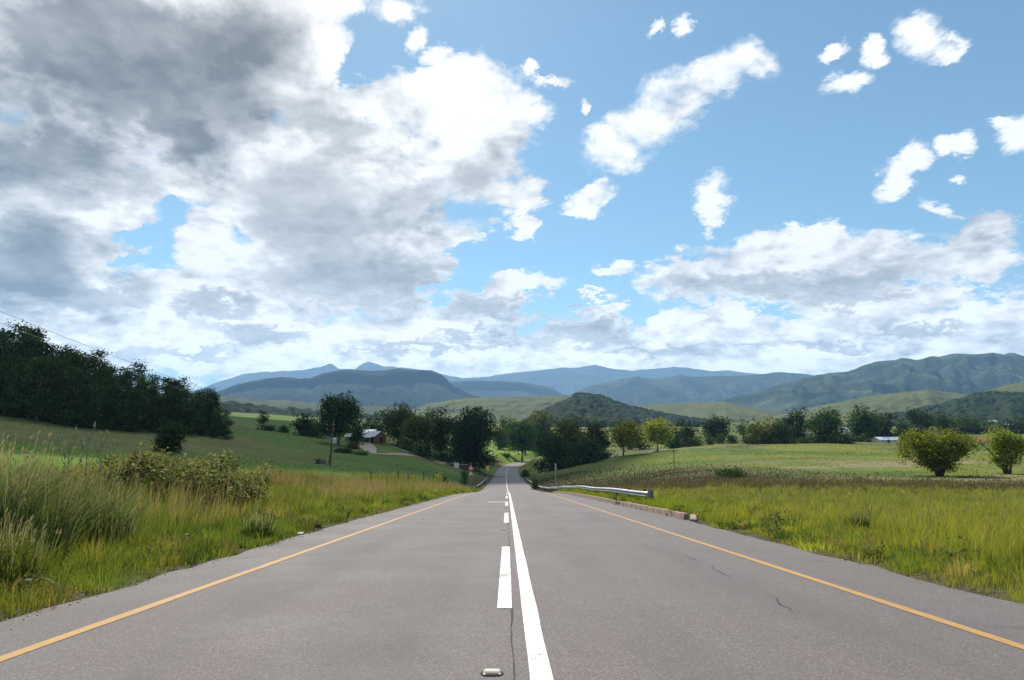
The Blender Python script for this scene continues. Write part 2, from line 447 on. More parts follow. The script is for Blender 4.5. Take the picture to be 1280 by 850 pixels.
crack([(882, 702), (857, 694)], .007, 'farthest jagged crack in the right lane')

# ------------------------------------------------------------------ farm tracks
TRK = mat_plain('gravel_track', (.33, .27, .2), .95, .1, 0, .2, .8)
def track(name, pts, w, label):
    P = np.array([[float(sx(u, v)) * Y, Y] for u, v, Y in pts])
    t = np.linspace(0, len(P) - 1, 90)
    X = np.interp(t, range(len(P)), P[:, 0]); Yy = np.interp(t, range(len(P)), P[:, 1])
    ker = np.ones(9) / 9
    X = np.convolve(np.pad(X, 4, 'edge'), ker, 'valid'); Yy = np.convolve(np.pad(Yy, 4, 'edge'), ker, 'valid')
    T = np.stack([np.gradient(X), np.gradient(Yy)], -1); T /= np.linalg.norm(T, axis=1)[:, None]
    N = np.stack([-T[:, 1], T[:, 0]], -1)
    ww = np.broadcast_to(np.interp(t, np.linspace(0, len(P) - 1, len(np.atleast_1d(w))), np.atleast_1d(w)), t.shape)
    rows = []
    for k in np.linspace(-.5, .5, 5):
        x = X + N[:, 0] * ww * k; y = Yy + N[:, 1] * ww * k
        rows.append(np.stack([x, y, H(x, y) + .12], -1))
    V = np.stack(rows, 1)
    me = np_mesh(name, V.reshape(-1, 3), grid_faces(len(t), 5), None, TRK, True)
    tag(mobj(name, me), label, 'path', None, 'structure')
track('farm_track', [(456, 553, 262), (459, 560, 232), (464, 567, 205), (480, 571, 205), (510, 574.5, 225), (540, 577, 245), (572, 578.5, 275), (612, 583, 330)], [5, 7, 3, 3, 3, 3, 3, 4], 'pale gravel track curving from the red farmhouse down to the road')
track('farm_track', [(490, 552, 275), (515, 560, 265), (540, 569, 258), (565, 575, 268)], 4.5, 'earth track under the trees right of the farmhouse')
track('farm_track', [(762, 563, 262), (790, 560.5, 272), (812, 557.5, 285), (860, 554.5, 298), (900, 553, 302), (940, 551.5, 306)], 3.5, 'pale track along the far side of the right field')

# ------------------------------------------------------------------ trees
def crown_geo(rg, lobes, n, leaf, pal, core=.25, flat=.6, up=.3, clump=12):
    """many leaf-sized faces in clumps through the lobes; pal = list of albedos picked per clump"""
    lobes = np.array(lobes, float)
    vol = lobes[:, 3] * lobes[:, 4] + lobes[:, 4] * lobes[:, 5] + lobes[:, 3] * lobes[:, 5]
    nc = max(8, n // clump)
    li = rg.choice(len(lobes), nc, p=vol / vol.sum())
    d = rg.normal(size=(nc, 3)); d /= np.linalg.norm(d, axis=1)[:, None]
    inner = rg.random(nc) < core
    rad = np.where(inner, rg.random(nc) ** .5 * .75, .78 + .27 * rg.random(nc))
    C = lobes[li, :3] + d * rad[:, None] * lobes[li, 3:6]
    pal = np.array(pal)
    pc = pal[rg.integers(0, len(pal), nc)] * (.65 + .7 * rg.random((nc, 1)))
    cl = np.repeat(np.arange(nc), clump)
    spread = leaf * 1.9
    P = C[cl] + rg.normal(size=(nc * clump, 3)) * spread * np.array([1, 1, flat])
    m = len(P)
    nrm = rg.normal(size=(m, 3)) + d[cl] * .5 + np.array([0, 0, up * 2]); nrm /= np.linalg.norm(nrm, axis=1)[:, None]
    a = np.cross(nrm, rg.normal(size=(m, 3))); a /= np.linalg.norm(a, axis=1)[:, None]
    b = np.cross(nrm, a)
    sz = leaf * (.55 + .8 * rg.random(m)) * np.where(inner[cl], 1.5, 1.0)
    a = a * (sz * .62)[:, None]; b = b * (sz * .36)[:, None]
    V = np.stack([P - a, P - b + nrm * (sz * .06)[:, None], P + a, P + b + nrm * (sz * .06)[:, None]], 1).reshape(-1, 3)
    col = np.repeat(pc[cl] * (.85 + .3 * rg.random((m, 1))), 4, 0)
    return V, np.arange(m * 4).reshape(-1, 4), col
def lobes_round(rg, W, h, cb, k=13, tight=.42):
    out = []
    cz = h * (1 + cb) / 2; rz = h * (1 - cb) / 2
    for i in range(k):
        d = rg.normal(size=3); d /= np.linalg.norm(d)
        q = .35 + .45 * rg.random() ** .7
        s = tight * (.75 + .5 * rg.random())
        c = d * q * np.array([W / 2, W / 2, rz]) ; 
        r = np.array([W / 2 * s, W / 2 * s, rz * s * 1.05])
        # keep inside the envelope
        c = np.clip(c, -np.array([W / 2, W / 2, rz]) + r, np.array([W / 2, W / 2, rz]) - r)
        out.append((c[0], c[1], cz + c[2], *r))
    out.append((0, 0, cz, W * .3, W * .3, rz * .62))
    if cb <= .06:
        for i in range(6):
            a = i * 1.05 + rg.random(); q = W * .5 * (.35 + .5 * rg.random()); r = W * (.13 + .08 * rg.random())
            out.append((math.cos(a) * q, math.sin(a) * q, h * (.10 + .12 * rg.random()), r, r, h * .13))
    # a few stray boughs break the outline
    for i in range(5):
        a = rg.random() * 6.28; e = rg.random() * 1.3; r = W * (.06 + .05 * rg.random())
        out.append((math.cos(a) * math.cos(e) * W * .5, math.sin(a) * math.cos(e) * W * .5, cz + math.sin(e) * rz * 1.02, r, r, r * 1.1))
    return out
def lobes_cone(rg, W, h, cb, k=12):
    out = []
    for i in range(k):
        t = (i + .5) / k; z = h * (cb + (1 - cb) * t); r = W / 2 * (1 - t) ** .8 * .75 + W * .05
        a = rg.random() * 6.28
        out.append((math.cos(a) * r * .45, math.sin(a) * r * .45, z, r * .8, r * .8, h * (1 - cb) / k * 1.3))
    return out
def lobes_gum(rg, W, h, cb, k=12):
    """open gum tree: dense skirt with separate puffs on bare limbs at the top"""
    out = []
    for i in range(k):
        t = (i / (k - 1)) ** .9
        z = h * (cb + (.93 - cb) * t)
        r = W * (.30 - .13 * t) * (.8 + .4 * rg.random())
        a = rg.random() * 6.28; q = W * .5 * (.75 - .35 * t) * rg.random() ** .6
        out.append((math.cos(a) * q, math.sin(a) * q, z, r, r, r * .75))
    return out
def trunk_bm(rg, h, lobes, r0, lean=.03, limbs=6):
    bm = bmesh.new()
    tops = sorted(lobes, key=lambda l: l[2])
    zt = h * .8
    pts = []; rad = []
    for i in range(7):
        t = i / 6
        pts.append((math.sin(t * 3 + 1) * h * lean * t, math.cos(t * 2.3) * h * lean * t, zt * t - .4 * (i == 0))); rad.append(r0 * (1.35 if i == 0 else 1) * (1 - .75 * t))
    add_tube(bm, pts, rad, 8)
    idx = rg.choice(len(tops), min(limbs, len(tops)), replace=False)
    for i in idx:
        l = tops[i]
        z0 = max(h * .12, l[2] * (.35 + .25 * rg.random())); t = min(1, z0 / zt)
        s = Vector((math.sin(t * 3 + 1) * h * lean * t, math.cos(t * 2.3) * h * lean * t, z0))
        e = Vector((l[0], l[1], l[2])); mid = s.lerp(e, .5) + Vector((rg.normal() * .03 * h, rg.normal() * .03 * h, -.03 * h))
        rr = r0 * (1 - .75 * t)
        add_tube(bm, [s, mid, e], [rr * .62, rr * .42, rr * .15], 6)
    return bm
DARK = [(.028, .060, .020), (.042, .082, .024), (.022, .046, .018), (.062, .100, .028)]
MIDG = [(.045, .078, .020), (.060, .095, .022), (.035, .060, .018), (.075, .100, .025)]
YEL = [(.29, .29, .035), (.21, .23, .03), (.34, .31, .045), (.13, .16, .025)]
OLIVE = [(.115, .13, .030), (.075, .10, .025), (.155, .15, .036), (.05, .075, .022)]
GUM = [(.036, .070, .025), (.058, .098, .030), (.024, .048, .020), (.10, .135, .042)]
seed_n = [100]
def build_tree(name, label, loc, h, W, Y, kind='round', pal=DARK, cb=.12, group=None, dens=1.0, bark=None, limbs=6, k=13, lean=.03, cat='tree', leafk=1.0, tight=.42, nmax=11000):
    seed_n[0] += 1
    rg = np.random.default_rng(seed_n[0])
    root = empty(name, loc, label, cat, group, 0)
    lob = {'round': lobes_round, 'cone': lobes_cone, 'gum': lobes_gum}[kind](rg, W, h, cb, k) if kind != 'round' else lobes_round(rg, W, h, cb, k, tight)
    pxm = F * .8 / Y
    leaf = max(.11, 1.75 / pxm) * leafk * (.5 if W * pxm < 14 else .75 if W * pxm < 22 else 1)
    n = int(np.clip(4.2 * W * h * pxm * pxm * dens, 900, nmax))
    V, Q, C = crown_geo(rg, lob, n, leaf, pal)
    if name.endswith('shrub') or name.endswith('bush'):
        mobj('foliage', np_mesh('foliage', V, Q, None, LEAF, False, C), root)
        bm_obj('stem', trunk_bm(rg, h * .9, lob, max(.05, h * .02), lean, 5), BARK, root)
    else:
        mobj('crown', np_mesh('crown', V, Q, None, LEAF, False, C), root)
        bm_obj('trunk', trunk_bm(rg, h, lob, max(.12, h * .022), lean, limbs), bark or BARK, root, True)
    return root
def tree_px(name, label, u, vb, vt, Y, wpx, **kw):
    p = ground_at(u, vb, Y)
    h = max(.6, ZC + Y * float(tanv(vt)) - p.z)
    return build_tree(name, label, p - Vector((0, 0, .1)), h, wpx / F * Y, Y, **kw)

GV = 'trees across the valley floor'
T = tree_px
# left of the road
T('broadleaf_tree', 'tall dark tree rising right behind the utility pole', 423, 555, 492, 230, 47, cb=.1, k=18, dens=1.2, nmax=14000)
T('round_bush', 'round dark bush alone on the slope below the hillside wood', 212, 558, 524, 116, 33, pal=DARK, cb=.02, k=12, tight=.55, cat='bush')
T('slender_tree', 'slim dark tree alone in the field right of the wood', 328, 537, 511, 290, 14, cb=.03, k=9)
T('low_shrub', 'small round shrub right of the slim field tree', 353, 542, 532, 285, 16, cb=.0, k=7, cat='bush')
T('low_shrub', 'low spreading shrub at the foot of the slim field tree', 336, 537.5, 532, 288, 13, cb=.0, k=6, cat='bush')
T('broadleaf_tree', 'low dark tree left of the tall one behind the pole', 383, 545, 520, 280, 30, cb=.03, k=10)
T('broadleaf_tree', 'dark tree filling the gap left of the tall pole tree', 401, 547, 524, 270, 22, cb=.02, k=9)
T('broadleaf_tree', 'dark tree between the tall pole tree and the farmhouse', 446, 551, 521, 250, 24, cb=.05, k=10)
T('low_shrub', 'rust brown shrub left of the gravel track', 441, 565, 552, 215, 12, pal=[(.10, .07, .035), (.07, .06, .03), (.12, .08, .04)], cb=0, k=6, cat='bush')
T('low_shrub', 'low dark hedge shrub left of the gravel track bend', 428, 570, 562.5, 190, 18, cb=0, k=6, cat='bush')
T('low_shrub', 'low dark hedge shrub in the bend of the gravel track', 450, 572, 565, 188, 16, cb=0, k=6, cat='bush')
T('broadleaf_tree', 'broad olive tree right behind the red farmhouse', 497, 558, 506, 292, 46, pal=OLIVE, cb=.12, k=16)
T('broadleaf_tree', 'dark tree peeping over the farmhouse roof', 468, 549, 521, 330, 26, pal=DARK, cb=.05, k=9)
T('broadleaf_tree', 'olive tree with a bare trunk beside the earth track', 524, 565, 515, 268, 34, pal=OLIVE, cb=.2, k=13)
T('conifer_tree', 'pointed dark conifer top behind the olive trees', 534, 560, 511.5, 320, 17, kind='cone', pal=DARK, cb=.1)
T('broadleaf_tree', 'dull green tree between the olive tree and the big oak', 550, 569, 514, 285, 32, pal=OLIVE, cb=.08, k=13)
T('broadleaf_tree', 'biggest dark oak left of the road above the small brick lodge', 591, 578.5, 511, 262, 60, pal=DARK, cb=.03, k=22, dens=1.3, nmax=17000, tight=.46)
T('low_shrub', 'bright green shrub by the left roadside fence', 556, 601, 590, 98, 10, pal=[(.09, .14, .03), (.06, .10, .025)], cb=0, k=6, cat='bush')
T('low_shrub', 'yellow green shrub leaning on the left roadside fence', 546, 602, 592, 96, 8, pal=YEL, cb=0, k=6, cat='bush')
T('low_shrub', 'dark little shrub behind the warning signs', 581, 590, 584, 150, 5, cb=0, k=5, cat='bush')
# beyond the bend
T('broadleaf_tree', 'pale green tree beyond the bright meadow at the bend', 626, 560, 529, 500, 20, pal=MIDG, cb=.0, k=9)
T('conifer_tree', 'dark twin topped tree behind the bend', 628, 560, 516, 540, 17, pal=DARK, kind='cone', cb=.05)
T('broadleaf_tree', 'round dark tree on a bare trunk at the outside of the bend', 652.5, 572, 526.5, 440, 35, cb=.2, k=14, dens=1.1, tight=.5)
T('broadleaf_tree', 'wide olive tree behind the round tree at the bend', 672, 566, 514, 520, 40, pal=OLIVE, cb=.0, k=14)
T('broadleaf_tree', 'tall dull tree behind the dark thicket at the bend', 640, 564, 519, 560, 26, pal=OLIVE, cb=.0, k=11)
T('low_shrub', 'grey green shrub on the bright meadow at the bend', 632, 573, 567.5, 415, 8, pal=MIDG, cb=0, k=5, cat='bush')
T('thicket_tree', 'black green bushy tree at the right side of the bend', 693, 584, 542, 222, 42, pal=DARK, cb=.0, k=18, dens=1.2)
T('broadleaf_tree', 'tall olive tree standing over the bushy tree at the bend', 714, 580, 522, 240, 44, pal=OLIVE, cb=.02, k=15, dens=1.1)
T('broadleaf_tree', 'olive tree with thin yellowing edge left of the yellow trees', 745, 578, 526, 245, 36, pal=OLIVE, cb=.02, k=13)
T('broadleaf_tree', 'low dark tree under the olive trees right of the bend', 733, 581, 548, 225, 34, pal=DARK, cb=0, k=10)
T('yellow_tree', 'yellow green tree on the field edge, left of the pair', 779, 569, 527, 232, 34, pal=YEL, cb=.2, k=14)
T('yellow_tree', 'yellow green tree on the field edge, right of the pair', 822, 565, 525, 246, 30, pal=YEL, cb=.18, k=13)
T('conifer_tree', 'dark pine between the two yellow green trees', 799, 558, 531, 330, 20, pal=DARK, cb=.03, kind='round', k=9)
T('broadleaf_tree', 'dark tree just right of the yellow green pair', 845, 556, 531, 300, 24, pal=DARK, cb=.0, k=10)
T('broadleaf_tree', 'taller dark round tree right of the yellow green pair', 861, 554.5, 524, 305, 24, pal=DARK, cb=.0, k=11)
T('broadleaf_tree', 'dark dome shaped tree behind the three small bushes', 897, 547, 521.5, 350, 35, pal=DARK, cb=.02, k=14)
T('field_bush', 'leftmost of three small bushes along the far track', 888, 551, 542.5, 305, 9, pal=MIDG, cb=0, k=6, cat='bush')
T('field_bush', 'middle of three small bushes along the far track', 899.5, 550.5, 541.5, 306, 10, pal=MIDG, cb=0, k=6, cat='bush')
T('field_bush', 'largest of three small bushes along the far track', 914, 554.5, 541.5, 296, 14, pal=DARK, cb=0, k=8, cat='bush')
T('broadleaf_tree', 'dark narrow tree left of the big yellow green grove', 929, 551, 525, 335, 17, pal=DARK, cb=.1, k=10)
T('yellow_tree', 'broad yellow green tree at the left end of the dark grove', 953, 556, 523.5, 285, 36, pal=OLIVE, cb=.02, k=13)
T('broadleaf_tree', 'low dark green tree at the back edge of the field', 977, 556, 527, 285, 28, pal=DARK, cb=.0, k=11)
T('broadleaf_tree', 'tall dark tree with a knobbly top in the grove', 997, 557, 512.5, 300, 30, pal=DARK, cb=.02, k=13)
T('broadleaf_tree', 'widest dark tree of the grove, left of the white house', 1031, 555, 511.5, 285, 38, pal=DARK, cb=.02, k=15, tight=.48)
T('low_shrub', 'dark shrub in front of the white house', 1058, 557, 543, 270, 18, pal=DARK, cb=0, k=8, cat='bush')
T('broadleaf_tree', 'tall dark tree right of the white house', 1080, 551, 508.5, 300, 36, pal=DARK, cb=.02, k=14)
T('broadleaf_tree', 'dark tree behind the long cream shed', 1106, 549, 518, 320, 30, pal=DARK, cb=.02, k=12)
T('broadleaf_tree', 'low dark tree right of the long cream shed', 1131, 549, 527, 330, 24, pal=DARK, cb=.02, k=10)
T('leaning_tree', 'tall leaning dark tree above the right meadow', 1153, 549, 507, 370, 27, pal=DARK, cb=.02, k=12, lean=.07)
T('broadleaf_tree', 'dark tree right of the leaning one', 1180, 548, 516, 380, 24, pal=DARK, cb=.02, k=11)
T('broadleaf_tree', 'pale green tree of the far right wood, tallest of it', 1203, 545, 521, 470, 30, pal=MIDG, cb=0, k=10)
T('broadleaf_tree', 'pale green tree of the far right wood, above the red house', 1228, 545, 526, 470, 32, pal=MIDG, cb=0, k=11)
T('broadleaf_tree', 'pale green tree of the far right wood, right of the red house', 1250, 545, 529, 500, 26, pal=MIDG, cb=0, k=10)
T('broadleaf_tree', 'dark far tree at the right end of the valley wood', 1274, 545, 525, 450, 30, pal=DARK, cb=0, k=11)
T('broadleaf_tree', 'half hidden tree at the right rim of the valley', 1306, 546, 520, 430, 40, pal=DARK, cb=0, k=11)
for i, (u, v, Y) in enumerate([(842, 556, 296), (868, 555.5, 300), (940, 556, 282), (965, 557, 280), (985, 557.5, 282), (1010, 557, 284), (1022, 556.5, 280), (1045, 556.5, 278), (1076, 553, 292), (1128, 551, 318), (1145, 551, 330), (752, 577, 240), (736, 581, 232), (706, 584, 226), (530, 566, 266), (555, 570, 270), (507, 560, 280)]):
    T('low_shrub', 'low dark undergrowth shrub at the foot of the valley tree belt', u, v, v - 8 - (i * 7 % 5), Y, 18 + (i * 5 % 9), pal=[DARK, OLIVE, MIDG][i % 3], cb=0, k=7, cat='bush', group='undergrowth shrubs along the tree belt')
# two willows in the right meadow
def willow(label, u, vb, vt, Y, wpx, seed, skew, nst=9, n=19000):
    rg = np.random.default_rng(seed)
    p = ground_at(u, vb, Y); h = ZC + Y * float(tanv(vt)) - p.z; W = wpx / F * Y
    root = empty('willow_tree', p - Vector((0, 0, .1)), label, 'tree', 'willows in the right meadow')
    lob = []
    bm = bmesh.new()
    for i in range(nst):
        a = i / nst * 6.28 + rg.normal() * .2; ln = W * .5 * (.45 + .45 * rg.random())
        top = Vector((math.cos(a) * ln + skew * W * .12, math.sin(a) * ln, h * (.62 + .2 * rg.random())))
        mid = Vector((math.cos(a) * ln * .3 + skew * .2, math.sin(a) * ln * .3, h * .33)); bs = Vector((math.cos(a) * .3, math.sin(a) * .3, 0))
        add_tube(bm, [bs, mid, top.lerp(mid, .35), top], [.16, .11, .08, .03], 7)
        for t in (.38, .55, .72, .88, 1.0):
            c = bs.lerp(mid, t / .4) if t < .4 else mid.lerp(top, (t - .4) / .6)
            r = W * (.055 + .075 * t) * (.6 + .9 * rg.random())
            lob.append((c.x + rg.normal() * .25, c.y + rg.normal() * .25, c.z + rg.normal() * .2 + r * .2, r, r, r * .85))
    for i in range(9):
        a = rg.random() * 6.28; q = rg.random() ** .5 * W * .38
        r = W * .13
        lob.append((math.cos(a) * q + skew * W * .1, math.sin(a) * q, h * (.80 + .08 * rg.random()) - .1 * q, r, r, r * .9))
    bm_obj('trunk', bm, BARK, root, True)
    for i in range(9):
        a = rg.random() * 6.28; t = .15 + .75 * rg.random(); q = W * .5 * (.12 + .75 * t ** .8) * rg.random() ** .5; r = W * .11
        lob.append((math.cos(a) * q + skew * W * .1 * t, math.sin(a) * q, h * (.12 + .72 * t), r, r, r))
    for i in range(7):
        a = rg.random() * 6.28; q = W * (.38 + .14 * rg.random()); r = W * (.05 + .04 * rg.random())
        lob.append((math.cos(a) * q + (skew * W * .6 if i < 3 else 0), math.sin(a) * q, h * (.38 + .42 * rg.random()), r, r, r * 1.2))
    V, Q, C = crown_geo(rg, lob, n, .21, [(.18, .22, .030), (.11, .15, .022), (.25, .27, .04), (.06, .09, .018), (.28, .28, .045)], core=.25, clump=16, up=.6)
    mobj('crown', np_mesh('crown', V, Q, None, LEAF, False, C), root)
willow('wide multi stemmed green tree in the right meadow, the nearer one', 1175, 598, 535, 92, 84, 5, .12)
willow('green tree at the right edge of the picture with bare lower limbs', 1260, 594, 537.5, 100, 58, 16, -.12, 6, 10500)
# low mounds of shrub on the right
T('mound_bush', 'low black green bush on the dry strip right of the guardrail', 917, 603, 588, 80, 34, pal=DARK, cb=-.05, k=12, cat='bush', tight=.5)
T('low_shrub', 'small dark shrub sticking out of the brown reeds', 1076, 605, 595, 74, 14, pal=DARK, cb=0, k=6, cat='bush')
T('low_shrub', 'little green shrub left of the guardrail end in the distance', 668.5, 604, 596, 125, 5, pal=MIDG, cb=0, k=6, cat='bush')
T('low_shrub', 'dark green shrub at the inside of the road bend', 657, 594, 587, 245, 7, pal=MIDG, cb=0, k=6, cat='bush')

# the plantation on the left hillside
def forest():
    variants = []
    for i in range(7):
        rg = np.random.default_rng(900 + i)
        lob = lobes_gum(rg, 9, 20, .06 if i < 5 else .3, 15)
        lob += [(rg.normal() * 2.2, rg.normal() * 2.2, 2 + 8 * rg.random(), 2.6, 2.6, 2.4) for _ in range(8)] if i < 5 else []
        V, Q, C = crown_geo(rg, lob, 7500, .42, GUM, core=.3)
        tb = trunk_bm(rg, 20, lob, .28, .02, 8)
        me_t = bpy.data.meshes.new('trunk'); bmesh.ops.recalc_face_normals(tb, faces=tb.faces); tb.to_mesh(me_t); tb.free(); me_t.materials.append(PALEBARK)
        variants.append((np_mesh('crown', V, Q, None, LEAF, False, C), me_t))
    topline = [(-260, 372), (-120, 385), (-60, 396), (0, 399), (25, 401), (45, 416), (60, 430), (80, 427), (105, 426), (117, 440), (128, 446), (150, 455), (168, 448), (185, 464), (200, 468), (218, 462), (232, 470), (247, 485), (258, 473), (268, 492), (285, 501), (292, 512)]
    base = [(-260, 512), (0, 521), (60, 531), (100, 538), (150, 539), (190, 536), (230, 545), (285, 552)]
    spots = []
    front = list(np.arange(-75, 286, 15.5))
    for i, u in enumerate(front):
        spots.append((u + random.uniform(-4, 4), 0, 160 + max(0, (u - 100)) * .08))
    for i, u in enumerate(np.arange(-80, 276, 17)):
        spots.append((u + random.uniform(-5, 5), 1, 171 + max(0, (u - 100)) * .08))
    for i, u in enumerate(np.arange(-80, 270, 19)):
        spots.append((u + random.uniform(-5, 5), 2, 188))
    special = {0: 'leftmost visible gum tree at the front of the hillside wood'}
    nfront = 0
    for j, (u, row, Y) in enumerate(spots):
        vb = np.interp(u, [b[0] for b in base], [b[1] for b in base])
        vt = np.interp(u, [b[0] for b in topline], [b[1] for b in topline])
        x = float(sx(u, vb)) * Y; z = Hs(x, Y)
        full = ZC + Y * float(tanv(vt)) - z
        h = full * {0: random.uniform(.62, .82), 1: random.uniform(.82, .97), 2: random.uniform(.9, 1.03)}[row]
        if row == 0:
            lab = 'dark gum tree along the front edge of the hillside wood'
            if u > 275: lab = 'rounded dark tree at the right end of the hillside wood'
        elif row == 1: lab = 'dark gum tree in the middle of the hillside wood'
        else: lab = 'tall gum tree on the skyline of the hillside wood'
        vi = random.randrange(5) if row < 2 else random.choice([5, 6, 0, 3])
        r = empty('gum_tree', (x, Y, z - .3), lab, 'tree', 'gum trees of the hillside wood', random.uniform(0, 6.28))
        sw = np.clip(h / 20, .45, 1.2) * random.uniform(.85, 1.1)
        r.scale = (sw, sw, h / 20)
        for nm, me in zip(('crown', 'trunk'), variants[vi]):
            mobj(nm, me, r)
forest()

# ------------------------------------------------------------------ grasses
def blades(name, P, h, w, col, mat, lean=.35, windx=0.12):
    n = len(P)
    a = rng.random(n) * math.pi
    wx = np.cos(a); wy = np.sin(a) * .5                       # blades mostly show their flat side
    la = rng.random(n) * 2 * math.pi; lm = h * lean * rng.random(n) ** .8
    lx = np.cos(la) * lm + windx * h; ly = np.sin(la) * lm
    W = np.stack([wx * w / 2, wy * w / 2, np.zeros(n)], -1)
    B = P - np.array([0, 0, .03])
    Mi = P + np.stack([lx * .32, ly * .32, h * .58], -1)
    Tp = P + np.stack([lx * 1.05, ly * 1.05, h * (1 - .25 * (lm / np.maximum(h, 1e-6)) ** 2)], -1)
    V = np.stack([B - W, B + W, Mi + W * .8, Mi - W * .8, Tp], 1).reshape(-1, 3)
    i = np.arange(n)[:, None] * 5
    C = np.repeat(col, 5, 0).reshape(n, 5, 3).copy()
    C[:, 4] = C[:, 4] * np.array([1.15, 1.08, .95])
    return V, i + np.array([[0, 1, 2, 3]]), i + np.array([[3, 2, 4]]), C.reshape(-1, 3)
def merge(parts):
    V = []; Q = []; Tt = []; C = []; o = 0
    for v, q, t, c in parts:
        V.append(v); Q.append(q + o); Tt.append(t + o); C.append(c); o += len(v)
    return np.concatenate(V), np.concatenate(Q), np.concatenate(Tt), np.concatenate(C)
def plumes(P, h, size, col):
    """stem with a feathery seed head: two crossed slim leaves on a thin stalk"""
    n = len(P)
    la = rng.random(n) * 6.28; lx = np.cos(la) * h * .16 + .08 * h; ly = np.sin(la) * h * .16
    Tp = P + np.stack([lx, ly, h], -1)
    sw = size * .12
    V1 = np.stack([P - np.stack([sw, 0 * sw, 0 * sw], -1), P + np.stack([sw, 0 * sw, 0 * sw], -1), Tp + np.stack([sw, 0 * sw, 0 * sw], -1) * .7, Tp - np.stack([sw, 0 * sw, 0 * sw], -1) * .7], 1)
    parts = [V1]
    for k in range(3):
        a = rng.random(n) * 6.28
        d = np.stack([np.cos(a) * size * .34, np.sin(a) * size * .34, np.zeros(n)], -1)
        up = np.stack([lx * .12 + rng.normal(size=n) * size * .25, ly * .12, size * 1.3], -1)
        c0 = Tp - up * .4 + np.stack([np.zeros(n), np.zeros(n), -k * size * .5], -1)
        parts.append(np.stack([c0 - up * .3, c0 + d, c0 + up, c0 - d * .6], 1))
    V = np.concatenate(parts, 1)              # n,16,3
    q = np.array([[0, 1, 2, 3], [4, 5, 6, 7], [8, 9, 10, 11], [12, 13, 14, 15]])
    Q = (np.arange(n)[:, None, None] * 16 + q[None]).reshape(-1, 4)
    C = np.repeat(col, 16, 0)
    return V.reshape(-1, 3), Q, np.zeros((0, 3), np.int64), C
def sample_zone(n, ymin, ymax, side, omax, power=0.0):
    """points beside the road, density falling with distance; returns x,Y,offset outside asphalt"""
    Y = ymin + (ymax - ymin) * rng.random(n * 3)
    # lateral: uniform over the part in view (with margin)
    half = np.minimum(omax, np.maximum(2.5, .96 * Y + 3 - 4.5))
    d = rng.random(n * 3) * half
    keep = rng.random(n * 3) < half / half.max()
    Y = Y[keep][:n]; d = d[keep][:n]
    o = np.where(side < 0, edge_l(Y) - d, edge_r(Y) + d)
    return xr(Y) + o, Y, d
def mixc(a, b, t): return np.asarray(a) + (np.asarray(b) - np.asarray(a)) * np.clip(t, 0, 1)[:, None]

def clumped(n_cl, per, ymin, ymax, side, omax, rad):
    x, Y, d = sample_zone(n_cl, ymin, ymax, side, omax)
    ci = np.repeat(np.arange(len(x)), per)
    r = rad * np.abs(rng.normal(size=len(ci))) * (.6 + .8 * rng.random(len(x)))[ci]
    a = rng.random(len(ci)) * 6.28
    xx = x[ci] + np.cos(a) * r; yy = Y[ci] + np.sin(a) * r
    o = xx - xr(yy)
    dd = np.where(side < 0, edge_l(yy) - o, o - edge_r(yy))
    return xx, yy, dd, ci, r / rad, x, Y

def tussocks(side, n, ymin, ymax, dmin, dmax, hmul, pal):
    pal = np.array(pal); parts = []
    x, Y, d = sample_zone(n, ymin, ymax, side, dmax)
    k = d > dmin; x, Y, d = x[k], Y[k], d[k]
    per = 84
    ci = np.repeat(np.arange(len(x)), per)
    R0 = (.14 + .32 * rng.random(len(x)) ** 1.5) * np.interp(Y, [0, 20, 60], [.8, 1, 1.8])
    q = rng.random(len(ci)) ** .5; a = rng.random(len(ci)) * 6.28
    xx = x[ci] + np.cos(a) * q * R0[ci]; yy = Y[ci] + np.sin(a) * q * R0[ci]
    hcl = hmul * (.45 + .75 * rng.random(len(x))) * np.interp(d, [0, .6, 2, 5, 12], [.45, .7, 1, 1.3, 1.2])
    h = hcl[ci] * (1.15 - .6 * q) * (.7 + .5 * rng.random(len(ci)))
    dist = np.hypot(xx, yy)
    w = np.maximum(.005, .0008 * dist) * (.7 + .7 * rng.random(len(ci)))
    c = pal[rng.integers(0, len(pal), len(x))][ci] * (.85 + .45 * rng.random((len(ci), 1))) * (.65 + .8 * rng.random((len(x), 1)))[ci]
    P = np.stack([xx, yy, H(xx, yy)], -1)
    v, qd, t, c2 = blades('t', P, h, w, c, GRASS, .25, 0)
    v = v.reshape(-1, 5, 3)
    out = np.stack([np.cos(a) * q * h * .75, np.sin(a) * q * h * .75], -1)
    v[:, 4, :2] += out; v[:, 2, :2] += out * .35; v[:, 3, :2] += out * .35; v[:, 4, 2] -= q * h * .22
    return v.reshape(-1, 3), qd, t, c2
ZON = [(2.2, 7, 850), (7, 13, 1150), (13, 24, 1400), (24, 42, 1500), (42, 75, 1700), (75, 130, 1900)]
YG = (.20, .20, .03); LG = (.13, .18, .025); DG = (.055, .095, .018); DRY = (.26, .225, .125); BRN = (.16, .11, .06); PINK = (.23, .17, .12); BLU = (.09, .14, .06)
